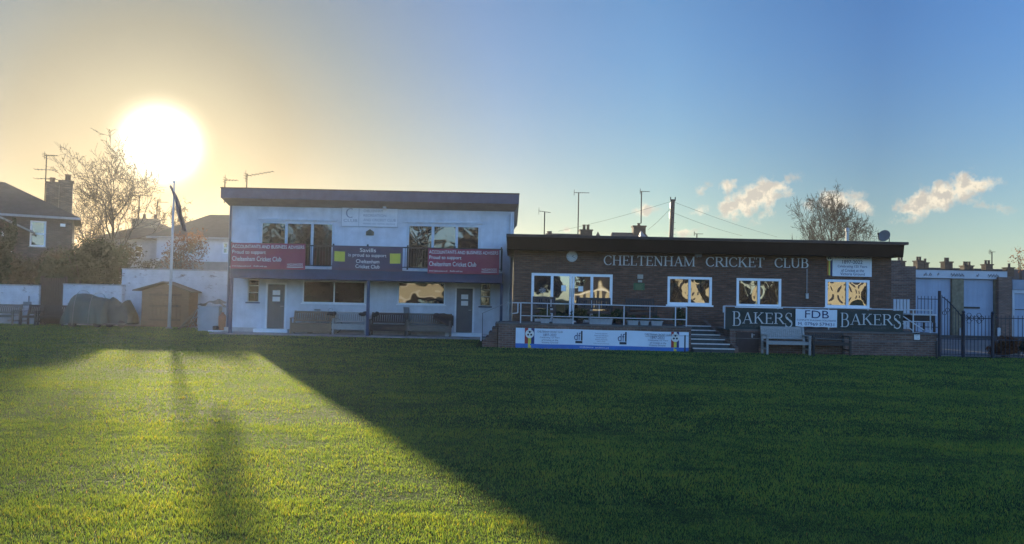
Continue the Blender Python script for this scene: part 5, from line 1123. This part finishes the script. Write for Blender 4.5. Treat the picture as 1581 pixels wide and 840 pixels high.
# iron fence
YFN = 25.9; zfb = .08
def iron(px, ytop, Y=YFN): return X(px, Y, 500), Z(ytop, Y, px)
fn = thing('iron_fence', (X(1535, YFN), YFN, 0), 'dark iron railings with ring ornaments in front of the garages', 'fence')
for px, yt in ((1487.5, 484), (1532.5, 485.5), (1585, 485), (1640, 486)):
    x, z = iron(px, yt); m_ = MB(); m_.tube([(x, YFN, -.05), (x, YFN, z)], .055, 8); m_.lathe([(.03, 0), (.06, .04), (.03, .1)], (x, YFN, z), 8); m_.build('post', navy_metal, fn)
for s0_, s1_ in ((1487.5, 1532.5), (1532.5, 1585), (1585, 1640)):
    m_ = MB(); x0_, z0_ = iron(s0_, 491); x1_, z1_ = iron(s1_, 492.5); m_.bar((x0_, YFN, z0_), (x1_, YFN, z0_), .03); zl = .62; m_.bar((x0_, YFN, zl), (x1_, YFN, zl), .03); m_.bar((x0_, YFN, .1), (x1_, YFN, .1), .03)
    n = 8
    for k in range(1, n): xx = x0_ + (x1_ - x0_) * k / n; m_.tube([(xx, YFN, .05), (xx, YFN, z0_ + .10)], .011, 5)
    m_.build('panel', navy_metal, fn)
    if s0_ < 1500:
        m_ = MB()
        for cx in (.18, .52):
            xx = x0_ + (x1_ - x0_) * cx
            for ox, oz in ((-.09, .0), (.09, 0), (0, .10), (0, -.10)):
                m_.tube([(xx + ox + .075 * math.cos(R(a)), YFN - .02, z0_ - .0 + oz + .075 * math.sin(R(a))) for a in range(0, 361, 30)], .010, 4, cap=False)
        m_.build('ornament', navy_metal, fn)
ig = thing('iron_gate', (X(1460, YFN), YFN, 0), 'tall dark iron gate leaf with swept top beside the brick terrace end', 'gate')
x, z = iron(1450.5, 449); MB().tube([(x, YFN, -.05), (x, YFN, z)], .05, 8).build('post', navy_metal, ig)
m_ = MB(); xe = X(1487, YFN) - .06; z1_ = Z(458, YFN, 1455); z2_ = Z(488, YFN, 1487); n = 7; tops = []
for k in range(n + 1):
    u = k / n; xx = x + .08 + (xe - x - .08) * u; zz = z1_ + (z2_ - z1_) * (u ** 1.25); tops.append((xx, YFN, zz)); m_.tube([(xx, YFN, .06), (xx, YFN, zz + .06)], .011, 5)
m_.tube(tops, .018, 5); m_.bar((x, YFN, .62), (xe, YFN, .62), .03); m_.bar((x, YFN, .1), (xe, YFN, .1), .03)
for ox in (.16, .26): m_.tube([(x + ox + .07 * math.cos(R(a)), YFN - .02, Z(483, YFN, 1455) + .07 * math.sin(R(a)) + (ox - .16)) for a in range(0, 361, 30)], .010, 4, cap=False)
m_.build('leaf', navy_metal, ig)
rb = thing('iron_railing', (X(1430, Y2 + 1.5), Y2 + 1.5, ZT2), 'dark iron railing behind the end of the white terrace railing', 'fence'); Yk = Y2 + 1.5; a_, b_ = X(1417, Yk), X(1449, Yk); zt_ = Z(457, Yk, 1433)
m_ = MB(); m_.bar((a_, Yk, zt_ - .12), (b_, Yk, zt_ - .12), .03); m_.bar((a_, Yk, ZT2 + .1), (b_, Yk, ZT2 + .1), .03)
for k in range(7): xx = a_ + (b_ - a_) * k / 6; m_.tube([(xx, Yk, ZT2 - .8 if k in (0, 6) else ZT2), (xx, Yk, zt_)], .011, 5)
m_.build('panel', navy_metal, rb)
for px0, px1, py, lb in ((1482, 1489, 505.5, 'pale low marker post at the foot of the stone garage pier'), (1539.5, 1545, 505.5, 'white low marker post at the foot of the brick garage pier')):
    a_, b_ = X(px0, 41.2, 515), X(px1, 41.2, 515); solid(MB().prism([(a_, 0), (b_, 0), (b_, Z(py, 41.2, px0) - .06), ((a_ + b_) / 2, Z(py, 41.2, px0)), (a_, Z(py, 41.2, px0) - .06)], 41.15, 41.25), 'marker_post', mat('marker grey', (.40, .42, .44), .7, .15, 5), lb, 'post')
bush('garden_shrub', (X(1552, 26.6), 26.6, .42), .55, .35, .40, 'small reddish leaved shrub behind the iron railings at far right', leaf_rust, 41, 2200, .055, lumps=6)
bush('garden_shrub', (X(1588, 26.9), 26.9, .35), .42, .3, .35, 'dark green clump behind the railings at the right picture edge', leaf_dark, 42, 1500, .05, lumps=5)
m_ = MB(); a_, b_ = X(1553, 27.3), X(1572, 27.3); m_.add([(x, y, z) for z, e in ((0, .04), (.36, 0)) for x, y in ((a_ + e, 27.1 + e), (b_ - e, 27.1 + e), (b_ - e, 27.45 - e), (a_ + e, 27.45 - e))], [(0,1,2,3),(4,5,6,7),(0,1,5,4),(1,2,6,5),(2,3,7,6),(3,0,4,7)])
solid(m_, 'stone_planter', concrete, 'low grey stone trough behind the reddish shrub at far right', 'planter')
# chimneyed terrace beyond
YK = 74; k0, k1 = X(1385, YK, 410), X(1720, YK, 420); tr = thing('chimneyed_terrace', ((k0 + k1) / 2, YK, 0), 'distant terrace roof with a row of chimney stacks above the garages', 'house'); zr = Z(410, YK, 1440)
MB().box(k0, k1, YK, YK + 8, 0, zr - 1.8).build('wall', housebrick, tr); hip(tr, k0, k1, YK, YK + 8, zr - 1.8, zr, .3, .3, .3)
for c0, c1, cy, pots in ((1386, 1398, 402.5, (.4, .75)), (1416.5, 1427.5, 402, (.3, .65)), (1428, 1434, 405, (.6,)), (1459, 1471, 403.5, (.35, .65)), (1489, 1503, 409.5, (.25, .5, .8)), (1522.5, 1533, 407.5, (.3, .75)), (1556, 1566, 412.5, (.6,))):
    yc = YK + 2; chimney(tr, X(c0, yc, 410), X(c1, yc, 410), yc, yc + .8, zr - 1.2, Z(cy, yc, c0), pots, darkstack, mat('dark pot', (.05, .035, .03)), ph=.40, pr_=.13)
aerial(1531.5, 389, 408, 76, 'pale aerial above the chimney row at far right', (-3, 4), 4)
bush('far_tree', (X(1583, 70), 70, 6.0), 1.6, 1.2, 1.3, 'sparse leafy branch top over the garages at the right edge', leaf_rust, 44, 260, .09)

# ------------------------------------------------------------------ what the windows mirror: houses and trees across the ground behind the camera
cream = mat('cream stucco', (.46, .44, .35), .8, .08, 1.2)
def villa(x0, x1, Y, h, label, nw, m=cream):
    t = thing('cream_villa', ((x0 + x1) / 2, Y, 0), label, 'house', 'cream villas across the ground'); mb = MB(); mb.box(x0, x1, Y - 10, Y, 0, h); mb.build('wall', m, t); hip(t, x0, x1, Y - 10, Y, h, h + 2.6, .5, m=tile)
    for j in range(2 if h < 8 else 3):
        for k in range(nw):
            cx = x0 + (x1 - x0) * (k + .5) / nw; z0 = .9 + j * 3.0
            if z0 + 1.9 > h: continue
            MB().box(cx - .62, cx + .62, Y + .002, Y + .06, z0, z0 + 1.9).build('window', ink, t)
    MB().box(x0 - .1, x1 + .1, Y + .003, Y + .25, h - .5, h - .2).build('cornice', wpaint, t); return t
villa(12, 22, -88, 3.3, 'low cream villa mirrored in the french doors', 4)
villa(25, 42, -84, 9.2, 'tall cream villa mirrored in the first square pavilion window', 5)
villa(54, 74, -84, 9.2, 'tall cream villa mirrored in the far right pavilion window', 6)
villa(-20.5, -12, -52, 2.7, 'long low cream villa mirrored in the lower clubhouse windows', 6)
bush('long_hedge', (-28, -70, 2.2), 31, 1.6, 2.6, 'long dark hedge across the ground, seen in window reflections', leaf_olive, 70, 6500, .42, cat='hedge', lumps=60, stems=12)
for x, Y, h, sd, lb in ((-62, -104, 14, 51, 'far left olive tree across the ground'), (-36, -60, 16, 52, 'tall olive tree left of the long low villa'), (-27, -64, 16, 61, 'tall olive tree touching the left end of long low villa'), (-17, -58, 16, 62, 'tall olive tree behind the long low villa'), (-46, -62, 15, 63, 'outermost tall olive tree near long low villa'), (-30, -54, 6, 66, 'round olive tree left of the long low villa front'), (-40, -54, 6.5, 67, 'round olive tree far left of the long low villa front'), (30, -76, 6.5, 68, 'round olive tree before the first tall villa'), (66, -76, 6, 69, 'round olive tree before the second tall villa'), (46, -80, 8, 64, 'short olive tree between two tall villas'), (6, -84, 9, 65, 'short olive tree left of the low villa'), (-7, -60, 15.5, 53, 'tall olive tree right of the long low villa'), (2, -100, 15, 54, 'olive tree left of the low villa'), (19, -104, 16, 55, 'olive tree right behind the low villa'), (47, -96, 14, 56, 'olive tree between two tall villas')):
    bush('olive_tree', (x, Y, h * .58), h * .42, h * .36, h * .42, lb + ', seen in window reflections', leaf_olive, sd, 2300, .50, cat='tree', stems=4)
# ------------------------------------------------------------------ grass
def make_grass():
    g = np.random.default_rng(4); V = []; Fc = []; A = []; base = 0
    def fbm(x, y, s):
        return np.array([mnoise.noise(Vector((a * s, b_ * s, 3.1))) for a, b_ in zip(x, y)])
    zones = ((3.6, 6.5, 7500, .0034, .020), (6.5, 10, 3800, .0046, .021), (10, 16, 1500, .0070, .022), (16, 24, 640, .0105, .025), (24, 35.2, 300, .0155, .028))
    for d0, d1, rho, w, h in zones:
        half = d1 * .72 + 1.2; n = int(2 * half * (d1 - d0) * rho); x = g.uniform(-half, half, n); y = g.uniform(d0, d1, n)
        k = np.abs(x) < y * .72 + 1.2
        lim = np.where(x < -12.1, YW - .02, np.where(x < X(742, 30), 30.33, np.where(x < xr, YT - .06, np.where(x < 15.2, YT + .2, YT - .2))))
        k &= y < lim; x, y = x[k], y[k]; n = len(x)
        gx = np.arange(-30, 30, .25); 
        nz = np.array([[.8 * mnoise.noise(Vector((a * .55, b_ * .9, 3.1))) + .6 * mnoise.noise(Vector((a * 2.0, b_ * 3.0, 8))) + .45 * mnoise.noise(Vector((a * 4.6, b_ * 6.5, 1))) for a in np.arange(-30, 30, .15)] for b_ in np.arange(d0 - .5, d1 + .6, .15)])
        f = nz[np.clip(((y - d0 + .5) / .15).astype(int), 0, nz.shape[0] - 1), np.clip(((x + 30) / .15).astype(int), 0, nz.shape[1] - 1)]
        h_ = h * np.clip(1 + .8 * f, .25, 2) * g.uniform(.55, 1.35, n); w_ = w * g.uniform(.6, 1.2, n); a = g.uniform(0, 2 * np.pi, n); ln_ = h_ * g.uniform(.15, .95, n); la = g.uniform(0, 2 * np.pi, n)
        dx, dy = np.cos(a) * w_ / 2, np.sin(a) * w_ / 2; lx, ly = np.cos(la) * ln_, np.sin(la) * ln_
        vs = np.empty((n, 5, 3)); z0 = np.full(n, -.002)
        vs[:, 0] = np.stack([x - dx, y - dy, z0], 1); vs[:, 1] = np.stack([x + dx, y + dy, z0], 1)
        vs[:, 2] = np.stack([x + dx * .8 + lx * .35, y + dy * .8 + ly * .35, h_ * .6], 1); vs[:, 3] = np.stack([x - dx * .8 + lx * .35, y - dy * .8 + ly * .35, h_ * .6], 1)
        vs[:, 4] = np.stack([x + lx, y + ly, h_], 1)
        i = base + 5 * np.arange(n)[:, None]
        Fc.append(np.concatenate([i + [0, 1, 2], i + [0, 2, 3], i + [3, 2, 4]], 1).reshape(-1)); V.append(vs.reshape(-1, 3)); base += 5 * n
        c = np.clip(.46 + .30 * f + g.normal(0, .17, n), 0, 1); c = np.where(g.random(n) < .012, 1.0, c * .88); A.append(np.repeat(c, 5))
    V = np.concatenate(V).astype(np.float32); Fc = np.concatenate(Fc).astype(np.int32); A = np.concatenate(A).astype(np.float32); nf = len(Fc) // 3
    me = bpy.data.meshes.new('grass'); me.vertices.add(len(V)); me.vertices.foreach_set('co', V.ravel()); me.loops.add(len(Fc)); me.loops.foreach_set('vertex_index', Fc)
    me.polygons.add(nf); me.polygons.foreach_set('loop_start', np.arange(0, nf * 3, 3, dtype=np.int32)); me.polygons.foreach_set('loop_total', np.full(nf, 3, np.int32))
    at = me.attributes.new('shade', 'FLOAT', 'POINT'); at.data.foreach_set('value', A); me.update(calc_edges=True)
    m, nt, out = nodes_of('grass blades'); f = N(nt, 'ShaderNodeAttribute', attribute_name='shade').outputs['Fac']
    c = ramp(nt, f, [(0, (.018, .070, .050)), (.4, (.050, .158, .082)), (.75, (.105, .215, .074)), (1, (.16, .20, .09))])
    d = N(nt, 'ShaderNodeBsdfDiffuse'); t = N(nt, 'ShaderNodeBsdfTranslucent'); nt.links.new(c, d.inputs[0]); nt.links.new(mixc(nt, 1.0, c, (5.2, 2.5, .24), 'MULTIPLY'), t.inputs[0])
    mx = N(nt, 'ShaderNodeMixShader'); mx.inputs[0].default_value = .55; nt.links.new(d.outputs[0], mx.inputs[1]); nt.links.new(t.outputs[0], mx.inputs[2])
    gl = N(nt, 'ShaderNodeBsdfGlossy'); gl.inputs['Roughness'].default_value = .5; gl.inputs[0].default_value = (.8, .9, .6, 1); m2 = N(nt, 'ShaderNodeMixShader'); m2.inputs[0].default_value = .03
    nt.links.new(mx.outputs[0], m2.inputs[1]); nt.links.new(gl.outputs[0], m2.inputs[2]); nt.links.new(m2.outputs[0], out.inputs[0]); me.materials.append(m)
    o = bpy.data.objects.new('grass', me); COL.objects.link(o); tag(o, 'short mown grass of the cricket ground, sunlit left and shaded right', 'grass', kind='stuff')
make_grass()

# ------------------------------------------------------------------ sun, sky, air
sd = ray(257, 222).normalized(); EL = math.asin(sd.z); AZ = math.atan2(sd.x, sd.y)
sun = bpy.data.objects.new('sun', bpy.data.lights.new('sun', 'SUN')); sun.data.energy = SUN; sun.data.angle = R(.9); sun.data.color = (1, .84, .58)
sun.rotation_euler = (-sd).to_track_quat('-Z', 'Y').to_euler(); sun.location = sd * 50 + Vector((0, 20, 0)); COL.objects.link(sun)
w = bpy.data.worlds.new('World'); sc.world = w; w.use_nodes = True; nt = w.node_tree; nt.nodes.clear(); out = nt.nodes.new('ShaderNodeOutputWorld')
sky = N(nt, 'ShaderNodeTexSky', sky_type='NISHITA', sun_disc=False, sun_elevation=EL, sun_rotation=AZ, altitude=60, air_density=1.0, dust_density=DUST, ozone_density=1.3)
bg = N(nt, 'ShaderNodeBackground'); bg.inputs[1].default_value = SKY; nt.links.new(bg.outputs[0], out.inputs[0])
D = N(nt, 'ShaderNodeTexCoord').outputs['Generated']
def M(op, a, b_=None, c_=None, clamp=False):
    n = N(nt, 'ShaderNodeMath', operation=op, use_clamp=clamp)
    for i, v in enumerate((a, b_, c_)):
        if v is None: continue
        if hasattr(v, 'is_linked'): nt.links.new(v, n.inputs[i])
        else: n.inputs[i].default_value = v
    return n.outputs[0]
def VM(op, a, b_):
    n = N(nt, 'ShaderNodeVectorMath', operation=op)
    for i, v in enumerate((a, b_)):
        if hasattr(v, 'is_linked'): nt.links.new(v, n.inputs[i])
        else: n.inputs[i].default_value = v
    return n
def SS(x, a, b_):
    n = N(nt, 'ShaderNodeMapRange', interpolation_type='SMOOTHSTEP'); n.inputs['From Min'].default_value = a; n.inputs['From Max'].default_value = b_; nt.links.new(x, n.inputs['Value']); return n.outputs['Result']
def scale_col(c, f):
    n = N(nt, 'ShaderNodeVectorMath', operation='SCALE')
    if hasattr(c, 'is_linked'): nt.links.new(c, n.inputs[0])
    else: n.inputs[0].default_value = c
    nt.links.new(f, n.inputs['Scale']) if hasattr(f, 'is_linked') else setattr(n.inputs['Scale'], 'default_value', f); return n.outputs[0]
col = sky.outputs[0]
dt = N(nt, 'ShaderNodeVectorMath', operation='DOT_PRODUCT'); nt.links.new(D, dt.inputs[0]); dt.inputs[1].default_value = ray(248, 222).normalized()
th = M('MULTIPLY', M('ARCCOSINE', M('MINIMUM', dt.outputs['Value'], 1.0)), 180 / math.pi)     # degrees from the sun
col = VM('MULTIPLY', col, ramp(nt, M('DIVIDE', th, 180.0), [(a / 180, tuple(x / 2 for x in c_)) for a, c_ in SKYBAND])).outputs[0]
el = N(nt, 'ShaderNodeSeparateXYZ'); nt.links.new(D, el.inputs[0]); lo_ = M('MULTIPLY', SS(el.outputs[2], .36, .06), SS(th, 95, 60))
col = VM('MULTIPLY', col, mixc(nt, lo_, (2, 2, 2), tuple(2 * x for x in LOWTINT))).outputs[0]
# clouds: low, small, warm lit, given by their bearing and height in the sky
sep = N(nt, 'ShaderNodeSeparateXYZ'); nt.links.new(D, sep.inputs[0]); yy = M('MAXIMUM', sep.outputs[1], .02)
U = M('DIVIDE', sep.outputs[0], yy); Vv = M('DIVIDE', sep.outputs[2], yy)
cb = N(nt, 'ShaderNodeCombineXYZ'); nt.links.new(U, cb.inputs[0]); nt.links.new(Vv, cb.inputs[1]); UV = cb.outputs[0]
def cn(scale, det, off=(0, 0, 0), rough=.58):
    n = N(nt, 'ShaderNodeTexNoise'); n.inputs['Scale'].default_value = scale; n.inputs['Detail'].default_value = det; n.inputs['Roughness'].default_value = rough
    nt.links.new(VM('ADD', UV, off).outputs[0], n.inputs['Vector']); return n.outputs['Fac']
n1 = cn(44, 12, (1, 0, 0), .62); n2 = cn(44, 12, (1.005, -.009, 0), .62); n0 = cn(11, 3, (4, 2, 0))
field = None
for px, py, a, b_, ang, gain in ((1166, 306, 66, 23, 24, 1.25), (1203, 288, 22, 12, 5, 1), (1140, 318, 26, 16, 12, 1), (1450, 304, 82, 25, 24, 1.35), (1500, 285, 44, 14, 8, 1.15), (1412, 322, 38, 17, 6, 1), (1290, 310, 44, 17, 8, 1), (1328, 318, 26, 12, -20, .9), (1125, 287, 17, 10, 25, .62), (1086, 292, 15, 9, 30, .5), (1080, 326, 20, 9, 22, .75), (996, 325, 22, 10, 6, .75), (1178, 334, 18, 10, 40, .65), (876, 356, 9, 6, 0, .7), (1055, 358, 26, 8, 5, .6), (1515, 318, 40, 8, -12, .32)):
    d = ray(px, py); u0, v0 = d.x / d.y, d.z / d.y; ca, sa = math.cos(R(ang)), math.sin(R(ang)); du = M('SUBTRACT', U, u0); dv = M('SUBTRACT', Vv, v0)
    p = M('ADD', M('MULTIPLY', du, ca * F / a), M('MULTIPLY', dv, sa * F / a)); q = M('ADD', M('MULTIPLY', du, -sa * F / b_), M('MULTIPLY', dv, ca * F / b_))
    e = M('MULTIPLY', M('SUBTRACT', 1.0, M('SQRT', M('ADD', M('MULTIPLY', p, p), M('MULTIPLY', q, q)))), gain)
    field = e if field is None else M('MAXIMUM', field, e)
f1 = M('ADD', M('MULTIPLY', field, .85), M('ADD', M('MULTIPLY', M('SUBTRACT', n1, .5), 2.9), M('MULTIPLY', M('SUBTRACT', n0, .5), .35)))
alpha = M('MULTIPLY', SS(f1, -.10, .60), M('MULTIPLY', SS(field, -.75, .15), CLOUDA)); alpha = M('MULTIPLY', alpha, M('GREATER_THAN', sep.outputs[1], .05))
lit = SS(M('ADD', M('MULTIPLY', M('SUBTRACT', n2, n1), 5.0), M('MULTIPLY', M('SUBTRACT', .55, f1), .55)), -.5, .55)
ccol = N(nt, 'ShaderNodeMix', data_type='RGBA'); nt.links.new(lit, ccol.inputs[0]); ccol.inputs[6].default_value = (*CLOUD_S, 1); ccol.inputs[7].default_value = (*CLOUD_L, 1)
mxc = N(nt, 'ShaderNodeMix', data_type='RGBA'); nt.links.new(alpha, mxc.inputs[0]); nt.links.new(col, mxc.inputs[6]); nt.links.new(ccol.outputs[2], mxc.inputs[7]); col = mxc.outputs[2]
# sun's halo and the camera's bloom, added into the sky colour
for c_, k, wid in GLOW:
    col = VM('ADD', col, scale_col(c_, M('MULTIPLY', M('EXPONENT', M('MULTIPLY', M('POWER', M('DIVIDE', th, wid[0]), wid[1]), -1.0)), k / SKY))).outputs[0]
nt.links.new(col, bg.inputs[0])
if HAZE > 0:
    hm, hnt, hout = nodes_of('haze'); v = N(hnt, 'ShaderNodeVolumePrincipled'); v.inputs['Density'].default_value = HAZE; v.inputs['Color'].default_value = (.96, .96, .97, 1); v.inputs['Anisotropy'].default_value = HG  # thin air haze, also made to imitate lens glare on the sunward side
    hnt.links.new(v.outputs[0], hout.inputs['Volume']); hmb = MB(); hmb.box(-430, 430, -430, 430, -1.2, 18.5); tag(hmb.build('haze', hm), 'thin evening haze over the ground, also imitating lens glare', 'haze', kind='stuff')
sc.render.engine = 'CYCLES'; sc.cycles.use_denoising = True
try: sc.cycles.denoiser = 'OPENIMAGEDENOISE'
except Exception: pass
sc.cycles.max_bounces = 6; sc.cycles.diffuse_bounces = 3; sc.cycles.glossy_bounces = 3; sc.cycles.transmission_bounces = 3; sc.cycles.volume_bounces = 0; sc.cycles.transparent_max_bounces = 6
sc.cycles.sample_clamp_indirect = 6; sc.cycles.caustics_reflective = False; sc.cycles.caustics_refractive = False
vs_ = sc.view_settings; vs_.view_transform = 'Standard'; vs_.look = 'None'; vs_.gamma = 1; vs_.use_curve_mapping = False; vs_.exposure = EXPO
